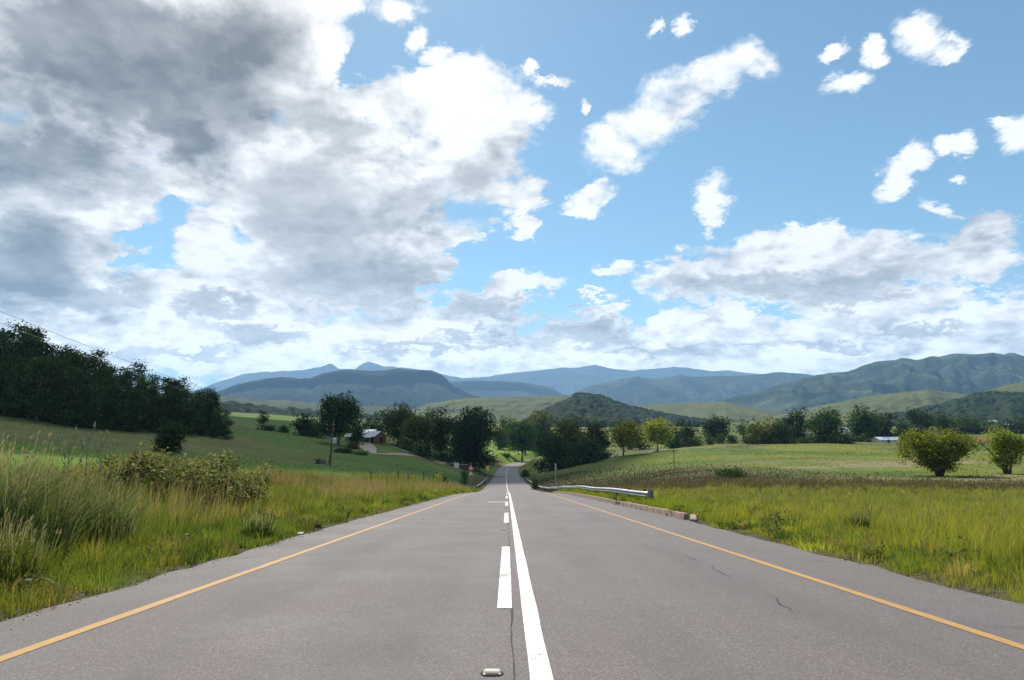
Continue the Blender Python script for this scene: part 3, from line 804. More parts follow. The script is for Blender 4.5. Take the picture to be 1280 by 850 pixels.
def left_verge():
    parts = []
    for (a, b, ncl) in ZON:
        per = 26
        x, Y, d, ci, rr, cx, cy = clumped(ncl, per, a, b, -1, 26 if a < 24 else (18 if a < 42 else 13), .13 if a < 24 else .26)
        keep = d > -.10 + .25 * rng.random(len(d)) - .12
        x, Y, d, ci, rr = x[keep], Y[keep], d[keep], ci[keep], rr[keep]
        t = rng.random(len(cx)); n1 = fbm(cx * .35, cy * .35, 3, 77)
        hcl = (.40 + 1.0 * t ** 1.3)
        hb = np.interp(d, [0, .35, 1.2, 2.5, 5, 12, 26], [.07, .14, .34, .62, .85, .85, .55])
        hb = hb * np.interp(Y, [0, 40, 90, 130], [1, 1, .8, .6])
        h = hb * hcl[ci] * (.45 + 1.1 * fbm(cx * .8, cy * .8, 3, 512))[ci] * (.55 + .6 * rng.random(len(x))) * (1.1 - .25 * np.clip(rr, 0, 2))
        dist = np.hypot(x, Y)
        w = np.maximum(.005, .0009 * dist) * (.7 + .7 * rng.random(len(x)))
        tone = t[ci] * .9 + (n1[ci] - .5) * 1.6 - .25 + rng.normal(size=len(x)) * .10
        c = mixc(np.full((len(x), 3), LG), YG, tone * 1.6)
        c = mixc(c, DG, ((n1[ci] < .46) | (t[ci] > .8)) * .85 * rng.random(len(x)))
        dry = (rng.random(len(x)) < np.interp(d, [0, 2, 5, 10], [.14, .08, .10, .13]))
        c[dry] = mixc(c[dry], DRY if True else BRN, .5 + .5 * rng.random(dry.sum()))
        red = (fbm(cx * .22 + 40, cy * .22, 2, 99)[ci] > .6) & (rng.random(len(x)) < .45)
        c[red] = mixc(c[red], PINK, .4 + .5 * rng.random(red.sum()))
        P = np.stack([x, Y, H(x, Y)], -1)
        parts.append(blades('g', P, h, w, c * 1.0, GRASS, .5))
        # seed stalks further out
        n = int(ncl * (.6 if a < 24 else .22))
        k = rng.permutation(len(x))[:n * 3]; k = k[(d[k] > 1.6)][:n]
        hs = h[k] * .4 + np.interp(d[k], [1.6, 4, 12], [.55, .95, .9]) * (.7 + .4 * rng.random(len(k)))
        sz = np.maximum(.022, .0012 * dist[k])
        parts.append(plumes(P[k] + rng.normal(size=(len(k), 3)) * [.2, .2, 0], hs, sz, mixc(np.full((len(k), 3), DRY), PINK, rng.random(len(k)))))
    pl = [(.19, .20, .03), (.12, .17, .025), (.055, .09, .018), (.09, .13, .022), (.24, .19, .07), (.15, .17, .03), (.05, .07, .02)]
    parts.append(tussocks(-1, 560, 3, 16, .15, 7, .52, pl)); parts.append(tussocks(-1, 950, 16, 45, .4, 9, .6, pl)); parts.append(tussocks(-1, 650, 45, 115, .4, 9, .6, pl))
    V, Q, Tt, C = merge(parts)
    tag(mobj('verge_grass', np_mesh('verge_grass', V, Q, Tt, GRASS, False, C)), 'tall mixed green and dry grass on the left roadside', 'grass', None, 'stuff')
left_verge()
def right_verge():
    parts = []
    for (a, b, ncl) in ZON[:5]:
        per = 26
        x, Y, d, ci, rr, cx, cy = clumped(int(ncl * 1.1), per, a, b, 1, 44, .16 if a < 24 else .26)
        kerb = (Y > 18) & (Y < 76)
        keep = np.where(kerb, d > .28, d > -.08 - .1 * rng.random(len(d))) & (Y < 66 + 8 * rng.random(len(d)))
        x, Y, d, ci, rr = x[keep], Y[keep], d[keep], ci[keep], rr[keep]
        t = rng.random(len(cx)); n1 = fbm(cx * .3, cy * .3, 3, 177)
        hb = np.interp(d, [0, .3, .6, 1.5, 3, 8, 44], [.05, .10, .16, .32, .48, .55, .45])
        hb = np.where(kerb[keep] if False else (Y > 18) & (Y < 76) & (d < 3), np.maximum(hb, .36), hb)
        h = hb * ((.40 + 1.0 * t ** 1.3) * (.45 + 1.1 * fbm(cx * .8, cy * .8, 3, 513)))[ci] * (.55 + .6 * rng.random(len(x)))
        dist = np.hypot(x, Y)
        w = np.maximum(.005, .0009 * dist) * (.7 + .7 * rng.random(len(x)))
        tone = t[ci] * .8 + (n1[ci] - .5) * 1.6 - .25 + rng.normal(size=len(x)) * .1
        c = mixc(np.full((len(x), 3), (.16, .19, .022)), (.25, .235, .035), tone * 1.5)
        c = mixc(c, DG, ((n1[ci] < .44) | (t[ci] > .85) | (Y > 34 + 8 * n1[ci])) * .7 * rng.random(len(x)))
        dry = rng.random(len(x)) < np.interp(Y, [5, 18, 30, 60], [.12, .15, .30, .40])
        c[dry] = mixc(c[dry], DRY, .4 + .5 * rng.random(dry.sum()))
        P = np.stack([x, Y, H(x, Y)], -1)
        parts.append(blades('g', P, h, w, c * 1.08, GRASS, .45))
        n = int(ncl * (.4 if a < 13 else 1.0))
        k = rng.permutation(len(x))[:n * 3]; k = k[(d[k] > 2.5)][:n]
        parts.append(plumes(P[k], .45 + .35 * rng.random(len(k)), np.maximum(.022, .0013 * dist[k]), mixc(np.full((len(k), 3), (.22, .19, .07)), PINK, rng.random(len(k)) * .6)))
    pl = [(.23, .23, .035), (.16, .19, .028), (.06, .09, .018), (.11, .15, .022), (.25, .19, .08), (.05, .075, .02), (.19, .21, .03), (.15, .12, .06)]
    parts.append(tussocks(1, 760, 3.5, 18, .15, 12, .40, pl)); parts.append(tussocks(1, 1700, 18, 55, .6, 34, .45, pl))
    # growth pressed against the back of the kerb and under the guardrail
    n = 15000
    Y = 20.3 + 56 * rng.random(n); d = .30 + 1.1 * rng.random(n) ** 1.4
    x = xr(Y) + edge_r(Y) + d; cn = fbm(Y * .9, d * 2, 3, 555)
    h = (.25 + .55 * cn) * (.5 + .6 * rng.random(n)) * np.interp(d, [.3, .7], [.6, 1]); c = mixc(np.full((n, 3), (.14, .20, .02)), (.23, .24, .035), rng.random(n)); c[cn < .4] *= .6
    parts.append(blades('k', np.stack([x, Y, H(x, Y)], -1), h, .001 * Y * (.7 + .7 * rng.random(n)), c, GRASS, .5))
    V, Q, Tt, C = merge(parts)
    tag(mobj('verge_grass', np_mesh('verge_grass', V, Q, Tt, GRASS, False, C)), 'lush lime green grass on the right roadside', 'grass', None, 'stuff')
right_verge()
def reeds():
    n = 26000
    Y = 44 + 30 * rng.random(n); x = 9 + rng.random(n) * (.95 * Y + 4 - 9)
    yb = Y + (fbm(x * .05, Y * .05, 4, 21) - .5) * 26 + (fbm(x * .012, Y * .012, 3, 41) - .5) * 30
    k = (yb > 46 + 5 * rng.random(n)) & (yb < 67 - 6 * rng.random(n))
    x, Y = x[k], Y[k]
    # strip running along the road towards the bend
    n2 = 8000
    Y2 = 70 + 120 * rng.random(n2) ** 1.2; x2 = xr(Y2) + 7 + np.abs(rng.normal(size=n2)) * 16 
    x = np.concatenate([x, x2]); Y = np.concatenate([Y, Y2]); n = len(x)
    n1 = fbm(x * .12, Y * .12, 3, 301)
    h = (.45 + .75 * n1) * (.6 + .6 * rng.random(n)) * np.interp(Y, [44, 70, 90], [.75, .75, .42])
    w = .0012 * Y * (.7 + .7 * rng.random(n))
    c = mixc(np.full((n, 3), (.085, .075, .048)), (.15, .115, .08), rng.random(n))
    far_ = Y > 74; c[far_] = mixc(np.full((far_.sum(), 3), (.075, .085, .038)), (.12, .10, .065), fbm(x[far_] * .08, Y[far_] * .3, 3, 909) * 2 - .5)
    g = (n1 < .5); c[g] = mixc(c[g], (.05, .07, .022), .5 + .5 * rng.random(g.sum()))
    P = np.stack([x, Y, H(x, Y)], -1)
    p1 = blades('r', P, h, w, c, GRASS, .4)
    kk = rng.permutation(n)[:6500]; kk = kk[(Y[kk] < 74) | (rng.random(len(kk)) < .25)]
    p2 = plumes(P[kk], h[kk] * 1.1 + .15, .0016 * Y[kk], mixc(np.full((len(kk), 3), (.15, .115, .085)), (.24, .19, .14), rng.random(len(kk))))
    V, Q, Tt, C = merge([p1, p2])
    tag(mobj('reed_grass', np_mesh('reed_grass', V, Q, Tt, GRASS, False, C)), 'band of brownish dry reeds behind the right verge', 'grass', None, 'stuff')
reeds()
def meadow():
    n = 34000
    Y = 85 + 220 * rng.random(n) ** 1.3; x = (rng.random(n) * 2 - 1) * (.9 * Y)
    k = np.abs(x - xr(Y)) > 9
    x, Y = x[k], Y[k]; n = len(x)
    lc = land_colour(x, Y)
    n1 = fbm(x * .08, Y * .08, 3, 401)
    k = n1 > .40 + .1 * rng.random(n)
    x, Y, lc = x[k], Y[k], lc[k]; n = len(x)
    h = (.06 + .2 * rng.random(n) ** 2); w = .0018 * Y * (.6 + .8 * rng.random(n))
    P = np.stack([x, Y, H(x, Y)], -1)
    V, Q, Tt, C = blades('m', P, h, w, lc * (.7 + .6 * rng.random((n, 1))), GRASS, .5)
    tag(mobj('meadow_grass', np_mesh('meadow_grass', V, Q, Tt, GRASS, False, C)), 'short tufted pasture grass on the fields either side', 'grass', None, 'stuff')
meadow()
def seed_grass():
    zs_ = [(2000, 14, 22, -6.5, -13), (1900, 24, 48, -7.0, -12), (500, 48, 95, -6.5, -9)]
    parts = []
    for n, a, b, x0, x1 in zs_:
        Y = a + (b - a) * rng.random(n); x = x0 + (x1 - x0) * rng.random(n)
        k = fbm(x * .3, Y * .3, 3, 808) > .45; x, Y = x[k], Y[k]; n = len(x)
        h = (.75 + .45 * rng.random(n)); dist = np.hypot(x, Y)
        c = mixc(np.full((n, 3), (.26, .17, .12)), (.30, .24, .15), rng.random(n))
        parts.append(plumes(np.stack([x, Y, H(x, Y)], -1), h, np.maximum(.02, .0014 * dist), c))
    V, Q, Tt, C = merge(parts)
    tag(mobj('seed_grass', np_mesh('seed_grass', V, Q, Tt, GRASS, False, C)), 'pinkish brown seeding grass in front of the bramble', 'grass', None, 'stuff')
seed_grass()
def gravel():
    n = 2600
    side = np.where(rng.random(n) < .5, -1, 1)
    Y = 3 + 50 * rng.random(n) ** 1.8
    d = rng.normal(size=n) * .16 + .04
    o = np.where(side < 0, edge_l(Y) - d, edge_r(Y) + d)
    x = xr(Y) + o
    z = np.maximum(H(x, Y), np.where(d < .02, zr(Y) - .006 * np.abs(o), -99)) 
    s_ = (.004 + .009 * rng.random(n) ** 2) * np.maximum(1, Y / 14)
    base = np.array([[1, 0, 0], [0, 1, 0], [-1, 0, 0], [0, -1, 0], [0, 0, .7], [0, 0, -.7]])
    V = base[None] * s_[:, None, None] * (.6 + .8 * rng.random((n, 6, 1))) + np.stack([x, Y, z + s_ * .3], -1)[:, None, :]
    f = np.array([[0, 1, 4], [1, 2, 4], [2, 3, 4], [3, 0, 4], [1, 0, 5], [2, 1, 5], [3, 2, 5], [0, 3, 5]])
    Tt = (np.arange(n)[:, None, None] * 6 + f[None]).reshape(-1, 3)
    tag(mobj('roadside_gravel', np_mesh('roadside_gravel', V.reshape(-1, 3), None, Tt, mat_plain('gravel_stone', (.27, .235, .20), .95, .1, 0, .5, 40))), 'loose gravel along both asphalt edges', 'gravel', None, 'stuff')
gravel()
def weeds():
    rg = np.random.default_rng(31); Vs = []; Qs = []; Cs = []; o = 0
    for i in range(70):
        sd = -1 if i % 2 else 1
        Y = 4 + 32 * rg.random() ** 1.3; d = .25 + 6 * rg.random() ** 1.6
        x = float(xr(Y)) + (float(edge_l(Y)) - d if sd < 0 else float(edge_r(Y)) + d)
        r = (.05 + .08 * rg.random()) * (1 + Y / 50); z = Hs(x, Y)
        lob = [(x + rg.normal() * r * .6, Y + rg.normal() * r * .6, z + r * (.3 + 1.8 * rg.random() * min(1, d)), r, r, r * .7) for _ in range(4)]
        pal = [[(.11, .17, .04), (.08, .13, .03)], [(.16, .19, .06), (.20, .20, .09)], [(.13, .14, .05), (.10, .12, .04)], [(.06, .10, .03), (.09, .12, .04)]][i % 4]
        v, q, c = crown_geo(rg, lob, 110, .028 * (1 + Y / 16), pal, core=.3, up=.8, clump=6)
        Vs.append(v); Qs.append(q + o); Cs.append(c); o += len(v)
    tag(mobj('verge_weeds', np_mesh('verge_weeds', np.concatenate(Vs), np.concatenate(Qs), None, LEAF, False, np.concatenate(Cs))), 'broad leaved weeds mixed into both roadside verges', 'weeds', None, 'stuff')
weeds()
# tall bluish cane grass in the left foreground, one clump at a time
def cane_clump(label, cx, cy, rad, h, n, pal, group='clumps of tall cane grass'):
    a = rng.random(n) * 6.28; r = rad * rng.random(n) ** .6
    x = cx + np.cos(a) * r; y = cy + np.sin(a) * r
    P = np.stack([x, y, H(x, y)], -1)
    hh = h * (.55 + .5 * rng.random(n)) * (1.05 - .35 * (r / rad) ** 2)
    pal = np.array(pal); c = pal[rng.integers(0, len(pal), n)] * (.7 + .6 * rng.random((n, 1)))
    w = .012 * (.6 + .8 * rng.random(n)) * max(1, cy / 9)
    p1 = blades('c', P, hh, w, c, GRASS, .7, .08)
    k = rng.permutation(n)[:n // 9]
    p2 = plumes(P[k], hh[k] * 1.08, np.full(len(k), .03), np.full((len(k), 3), (.33, .29, .2)))
    V, Q, Tt, C = merge([p1, p2])
    b = np.array([cx, cy, Hs(cx, cy)])
    o = mobj('cane_grass', np_mesh('cane_grass', V - b, Q, Tt, GRASS, False, C)); o.location = b
    tag(o, label, 'grass clump', group)
BLUEG = [(.36, .40, .30), (.08, .07, .04), (.08, .16, .05), (.11, .19, .07), (.085, .15, .055), (.055, .11, .035), (.13, .19, .09), (.10, .17, .04), (.22, .25, .13), (.04, .08, .025), (.09, .17, .06)]  # palest tones stand in for highlights on the blades
cane_clump('tall cane grass clump at the left border, tops level with the field', -8.3, 8.6, 1.1, 1.65, 4400, BLUEG)
cane_clump('tallest bluish cane grass clump, just right of the left border', -7.4, 9.2, .85, 1.65, 3600, BLUEG)
cane_clump('cane grass clump leaning right over the dry grass', -7.4, 10.8, .8, 1.35, 2400, BLUEG)
cane_clump('dense cane grass clump behind the front ones', -9.8, 11.2, 1.2, 1.7, 3600, BLUEG)
cane_clump('short bright green grass tussock at the left border near the asphalt', -5.75, 7.2, .42, .8, 900, [(.11, .17, .025), (.08, .13, .02), (.17, .18, .04)])
cane_clump('dark green tussock standing right at the left asphalt edge', -5.3, 13.2, .3, .55, 700, [(.05, .085, .018), (.07, .11, .02)])
cane_clump('dark tussock alone in the lime grass of the right verge', 7.95, 14.6, .22, .55, 500, [(.05, .08, .018), (.07, .10, .02)])
cane_clump('bright tussock at the right border of the verge', 9.1, 9.9, .4, .7, 800, [(.12, .19, .02), (.09, .15, .02)])
cane_clump('reddish dry grass stand in the left verge', -12.0, 31, 1.6, 1.25, 2600, [(.24, .14, .10), (.19, .11, .075), (.28, .18, .12), (.12, .12, .04)])
cane_clump('green cane grass stand left of the reddish grass', -13.5, 27, 1.3, 1.15, 1600, [(.10, .15, .05), (.08, .12, .04), (.15, .17, .07)])
cane_clump('tall green grass stand right of the reddish grass', -10.8, 34, 1.4, 1.2, 1700, [(.13, .15, .05), (.10, .13, .04), (.2, .18, .1)])
# thistle-like seed stalk
def stalk(u, vt, Y, label):
    p = ground_at(u, 590, Y); h = ZC + Y * float(tanv(vt)) - p.z
    root = empty('seed_stalk', p, label, 'plant', 'tall seed stalks in the left verge')
    bm = bmesh.new()
    add_tube(bm, [(0, 0, 0), (.02, 0, h * .5), (0, .02, h)], [.018, .014, .007], 6)
    tips = []
    for k in range(6):
        z = h * (.72 + .05 * k); a = k * 2.4
        e = Vector((math.cos(a) * .22, math.sin(a) * .22, z + .28)); add_tube(bm, [(0, 0, z), e * Vector((.6, .6, 1)).x if False else (e.x * .6, e.y * .6, z + .12), e], [.007, .005, .003], 5); tips.append(e)
    bm_obj('stem', bm, STALK, root)
    for e in tips + [Vector((0, 0, h))]:
        bm = bmesh.new()
        tl = Vector((rng.normal() * .03, rng.normal() * .03, .16))
        add_tube(bm, [tl * (q / 6 - .3) + Vector((rng.normal() * .004, rng.normal() * .004, 0)) for q in range(7)], [.004, .012, .019, .022, .017, .010, .003], 6)
        sh = bm_obj('seed_head', bm, SEED, root); sh.location = e
    lv = []; lc = []
    for k in range(10):
        z = h * (.1 + .05 * k); a = k * 2.1; L = .26
        d = np.array([math.cos(a), math.sin(a), .3]); s = np.array([-math.sin(a), math.cos(a), 0]) * .014; b = np.array([0, 0, z])
        lv += [b, b + d * L * .5 - s, b + d * L, b + d * L * .5 + s]; lc += [(.10, .15, .06)] * 4
    mobj('leaf', np_mesh('leaf', np.array(lv), np.arange(len(lv)).reshape(-1, 4), None, GRASS, False, np.array(lc)), root)
STALK = mat_plain('dry_stalk', (.22, .24, .14), .9, .1); SEED = mat_plain('seed_head', (.27, .24, .15), .95, .1, 0, .4, 60)
stalk(106, 547, 12.5, 'tallest branching seed stalk above the left verge')
stalk(124, 556, 13.5, 'second seed stalk right of the tallest one')
stalk(83, 563, 11, 'short pale seed stalk left of the tallest one')

# bramble thicket
def bramble():
    p = ground_at(200, 602, 20); bh = (ZC + 20 * float(tanv(566)) - p.z) / 1.12
    root = empty('bramble_thicket', p, 'leafy bramble thicket rising above the left verge', 'bush')
    rg = np.random.default_rng(77)
    lob = []
    for i in range(70):
        t = rg.random() * 2 - 1
        x = t * 2.9; y = rg.normal() * .9
        top = 1.05 * (1 - abs(t) ** 2.2 * .55) + .1 * rg.normal()
        z = bh * top * (.25 + .68 * rg.random())
        lob.append((x, y, z, .42, .45, .34))
    V, Q, C = crown_geo(rg, lob, 24000, .085, [(.20, .24, .07), (.24, .27, .09), (.13, .17, .05), (.27, .27, .10), (.20, .15, .08)], core=.3, flat=.8, clump=9, up=.8)
    mobj('foliage', np_mesh('foliage', V, Q, None, LEAF, False, C), root)
    bm = bmesh.new()
    for i in range(40):
        a = rg.random() * 6.28; x = (rg.random() * 2 - 1) * 2.2; y = rg.normal() * .5
        add_tube(bm, [(x, y, -.05), (x + .15 * math.cos(a), y + .15 * math.sin(a), .7), (x + .6 * math.cos(a), y + .6 * math.sin(a), 1.0), (x + 1.0 * math.cos(a), y + .9 * math.sin(a), .75)], [.012, .01, .008, .004], 5)
    bm_obj('stem', bm, mat_plain('bramble_cane', (.14, .09, .06), .8, .2), root)
bramble()

# ------------------------------------------------------------------ kerb stones
CONC = mat_plain('old_concrete', (.30, .225, .175), .9, .15, 0, .28, 5, (.15, .12, .095))
CONCG = mat_plain('grey_concrete', (.40, .37, .32), .9, .2, 0, .2, 5, (.24, .22, .19))
def along(Y, off):
    dx = float((xr(Y + .5) - xr(Y - .5))); dz = float((zr(Y + .5) - zr(Y - .5)))
    return Vector((float(xr(Y)) + off, Y, float(zr(Y)))), math.atan(dx), math.atan(dz)
bm = bmesh.new()
add_box(bm, (0, 0, .035), (.17, 1.035, .26), None, .016)
for v in bm.verts:
    if v.co.z > .1 and v.co.x < 0: v.co.x += .035
kme = bpy.data.meshes.new('kerb_stone'); bmesh.ops.recalc_face_normals(bm, faces=bm.faces); bm.to_mesh(kme); bm.free(); kme.materials.append(CONC)
y = 21.0
while y < 78:
    p, rz, rx = along(y, 5.80)
    o = link(bpy.data.objects.new('kerb_stone', kme)); o.location = p + Vector((random.uniform(-.012, .012), 0, random.uniform(-.012, .006)))
    o.rotation_euler = (rx, 0, -rz + random.uniform(-.008, .008))
    tag(o, 'weathered pinkish concrete kerb stone in the row along the right asphalt edge', 'kerb stone', 'kerb stones along the right edge')
    y += 1.055
# tilted end stone
bm = bmesh.new(); add_box(bm, (0, 0, .02), (.2, .75, .2), None, .03)
for v in bm.verts:
    if v.co.y < 0: v.co.z -= .11
o = bm_obj('kerb_stone', bm, CONC); p, rz, rx = along(19.75, 5.83); o.location = p + Vector((0, 0, .03)); o.rotation_euler = (rx, .05, -.28)
tag(o, 'broken sloping kerb stone lying at the near end of the row', 'kerb stone')

# ------------------------------------------------------------------ guardrails
def galv():
    m, nt = new_mat('galvanised_steel'); g = G(nt)
    co = g.n('ShaderNodeTexCoord').outputs['Object']
    f = g.noise(co, 3, 5, .65)
    c = g.mix(g.ramp(f, .3, .7), (.26, .27, .28), (.46, .47, .48))
    c = g.mix(g.ramp(g.noise(co, 1.3, 6, .75), .62, .74, 0, .6), c, (.26, .17, .10))
    g.out(g.bsdf(c, g.ramp(f, .3, .7, .35, .55), .5, .75)); return m
GALV = galv(); DGREY = mat_plain('dark_grey_steel', (.17, .18, .19), .6, .4, .3, .2, 8); POSTW = mat_plain('creosoted_timber', (.10, .075, .055), .95, .1, 0, .35, 6)
def rail(label, side, Ya, Yb, off, endcap=True):
    p0, _, _ = along(Ya, off)
    p0.z = Hs(p0.x, Ya)
    root = empty('guardrail', p0, label, 'guardrail')
    prof = [(-.02, .0), (.0, .02), (.055, .055), (.055, .10), (.0, .135), (0, .175), (.055, .21), (.055, .255), (.0, .29), (-.02, .31)]
    Ys = np.arange(Ya, Yb, 1.0 if Yb - Ya > 60 else .5)
    V = []
    for Y in Ys:
        x = float(xr(Y)) + off; gz = max(Hs(x, Y), float(zr(Y)) - .05)
        sag = .025 * math.sin(Y * .37) + .02 * math.sin(Y * .11 + 1)
        for (a, b) in prof:
            V.append((x - side * a * 1.6 - p0.x, Y - p0.y, gz + .48 + b * .88 + sag - p0.z))
    V = np.array(V); nP = len(prof)
    me = np_mesh('rail_beam', V, grid_faces(len(Ys), nP), None, GALV, False)
    rb = mobj('rail_beam', me, root)
    md = rb.modifiers.new('thickness', 'SOLIDIFY'); md.thickness = .004
    bm = bmesh.new(); add_box(bm, (0, 0, .17), (.11, .15, 1.1), None, .012); pm = bpy.data.meshes.new('post'); bm.to_mesh(pm); bm.free(); pm.materials.append(POSTW)
    Y = Ya + 1.2
    while Y < Yb:
        x = float(xr(Y)) + off + side * .085
        o = mobj('post', pm, root); o.location = (x - p0.x, Y - p0.y, max(Hs(x, Y), float(zr(Y)) - .05) + .1 - p0.z)
        Y += 3.8
    if endcap:
        bm = bmesh.new()
        # fishtail end wing: a bent plate curling back
        for k in range(9):
            a = k / 8 * math.pi * .9
            add_box(bm, (-.02 + .17 * math.sin(a) * .9, -.03 - .0 - .26 * (1 - math.cos(a)) * .5, .625), (.012, .085, .40), Matrix.Rotation(-a * .95 + .3, 3, 'Z'))
        bm_obj('end_terminal', bm, DGREY, root)
    return root
rail('long galvanised guardrail with a dark rounded end along the right verge', 1, 28.6, 190, 6.45)
rail('far galvanised guardrail on the left side past the warning signs', -1, 128, 215, -6.1, False)

# ------------------------------------------------------------------ reflector studs
WPL = mat_plain('white_stud_plastic', (.40, .385, .345), .6, .25, 0, .08, 20, (.35, .32, .28)); REFL = mat_plain('stud_reflector', (.7, .55, .3), .25, .6, 0, .1, 30); DK = mat_plain('dark_adhesive', (.035, .03, .03), .8, .2)
def stud(Y, label):
    p, rz, rx = along(Y, -.075)
    root = empty('road_stud', p + Vector((0, 0, .002)), label, 'road stud', 'reflector studs on the centre line')
    root.rotation_euler = (rx, 0, -rz)
    bm = bmesh.new(); add_box(bm, (0, 0, .010), (.112, .10, .02), None, .006)
    for v in bm.verts:
        if v.co.z > .01: v.co.y *= .62; v.co.x *= .9
    bm_obj('stud_body', bm, WPL, root)
    for s in (-1, 1):
        bm = bmesh.new(); add_box(bm, (0, s * .0415, .0115), (.085, .004, .010), Matrix.Rotation(s * -.75, 3, 'X')); bm_obj('reflector', bm, REFL, root)
    bm = bmesh.new(); bmesh.ops.create_circle(bm, cap_ends=True, radius=.075, segments=20)
    for v in bm.verts: v.co.z = .0025; v.co.y *= .8
    bm_obj('adhesive_pad', bm, DK, root)
stud(ZC / (M0 - float(tanv(842))), 'white reflector stud at the bottom edge of the picture')
stud(15.75, 'reflector stud between the first two centre dashes')
stud(27.7, 'reflector stud before the short cross line')
stud(39.6, 'reflector stud beyond the short cross line')
stud(51.6, 'small reflector stud close to the crest of the road')

# ------------------------------------------------------------------ signs and posts
RED = mat_plain('sign_red', (.55, .03, .03), .45, .4, 0, .12, 5); SWH = mat_plain('sign_white', (.78, .78, .76), .5, .4, 0, .08, 6); BLK = mat_plain('sign_black', (.02, .02, .02), .5, .3); YSG = mat_plain('sign_yellow', (.75, .48, .04), .5, .4, 0, .1, 5); STEEL = mat_plain('sign_pole_steel', (.3, .3, .3), .6, .4, .4, .15, 6)
def tri(bm, cx, cz, s, y0, y1):
    h = s * .866
    add_prism(bm, [(cx - s / 2, cz - h / 3), (cx + s / 2, cz - h / 3), (cx, cz + 2 * h / 3)], y0, y1)
def warning_sign():
    p = ground_at(588.5, 608, 101)
    zt = ZC + 101 * float(tanv(580.5)) - p.z
    root = empty('warning_sign', p, 'two red and white warning triangles stacked on one pole by the left verge', 'road sign')
    bm = bmesh.new(); add_tube(bm, [(0, .04, -.3), (0, .04, zt - .1)], .045, 8); bm_obj('pole', bm, STEEL, root)
    s = .98
    for i, cz in enumerate((zt - .57, zt - 1.47)):
        bm = bmesh.new(); tri(bm, 0, cz, s, -.02, .0)
        pl = bm_obj('triangle_plate', bm, RED, root)
        bm = bmesh.new(); tri(bm, 0, cz - .01, s * .68, -.026, -.0225); bm_obj('sign_face', bm, SWH, pl)
        bm = bmesh.new()
        if i == 0: add_prism(bm, [(-.05, cz - .15), (.05, cz - .15), (.05, cz + .02), (.12, cz + .02), (0, cz + .16), (-.12, cz + .02), (-.05, cz + .02)], -.031, -.028)
        else: add_prism(bm, [(-.05, cz - .16), (.05, cz - .16), (.09, cz - .02), (.02, cz + .12), (-.04, cz + .12), (0, cz - .02)], -.031, -.028)
        bm_obj('symbol', bm, BLK, pl)
warning_sign()
def yellow_sign():
    Y = 165; p = ground_at(609.3, 599, Y); zt = ZC + Y * float(tanv(583)) - p.z
    root = empty('marker_sign', p, 'small yellow marker sign on a thin pole by the left verge', 'road sign')
    bm = bmesh.new(); add_tube(bm, [(0, .03, -.3), (0, .03, zt)], .04, 7); bm_obj('pole', bm, STEEL, root)
    bm = bmesh.new(); add_box(bm, (0, 0, zt - .55), (.75, .02, 1.0), None, .008); bm_obj('sign_plate', bm, YSG, root)
yellow_sign()
def marker_post():
    Y = 118; p = ground_at(694.5, 600, Y); zt = ZC + Y * float(tanv(579.5)) - p.z
    root = empty('marker_post', p, 'weathered beige marker post in the brown reeds right of the road', 'post')
    bm = bmesh.new(); add_box(bm, (0, 0, zt / 2 - .2), (.12, .1, zt + .2), None, .01); bm_obj('post', bm, CONCG, root)
    bm = bmesh.new(); add_box(bm, (.04, -.08, zt - .75), (.34, .03, 1.1), None, .01); bm_obj('marker_board', bm, CONCG, root)
    bm = bmesh.new(); add_box(bm, (-.04, -.08, zt - .1), (.26, .03, .18), None, .01); bm_obj('top_board', bm, SWH, root)
marker_post()
# roadside fence on the left
def fence():
    root = None
    WIRE = mat_plain('fence_wire', (.15, .14, .13), .6, .4, .5)
    Ys = [46, 60, 68, 76, 88, 98, 110, 124, 138, 152, 170]
    P = []
    for Y in Ys:
        x = float(xr(Y)) - 10.3 + .4 * math.sin(Y); P.append(Vector((x, Y, Hs(x, Y))))
    root = empty('wire_fence', P[0], 'thin wire fence on dark posts behind the left verge', 'fence')
    for i, p in enumerate(P):
        hgt = 1.95 if i % 2 else 1.6
        bm = bmesh.new(); add_tube(bm, [(0, 0, -.3), (random.uniform(-.05, .05), 0, hgt)], [.06, .05], 7)
        o = bm_obj('post', bm, POSTW, root); o.location = p - P[0]
    for zz in (.45, .85, 1.25, 1.5):
        bm = bmesh.new()
        add_tube(bm, [p - P[0] + Vector((0, 0, zz)) for p in P], .006, 4); bm_obj('wire', bm, WIRE, root)
fence()
def right_pole():
    Y = 132; p = ground_at(843, 588.5, Y); zt = ZC + Y * float(tanv(561)) - p.z
    root = empty('short_pole', p, 'short dark pole with a crossbar standing in the right field', 'pole')
    bm = bmesh.new(); add_tube(bm, [(0, 0, -.4), (.03, 0, zt)], [.10, .07], 8); bm_obj('post', bm, POSTW, root)
    bm = bmesh.new(); add_box(bm, (0, -.1, zt - .55), (1.1, .09, .1)); bm_obj('crossbar', bm, POSTW, root)
    bm = bmesh.new()
    for s in (-.48, .48): add_tube(bm, [(s, -.1, zt - .5), (s, -.1, zt - .3)], [.04, .03], 6)
    bm_obj('insulator', bm, SWH, root)
right_pole()
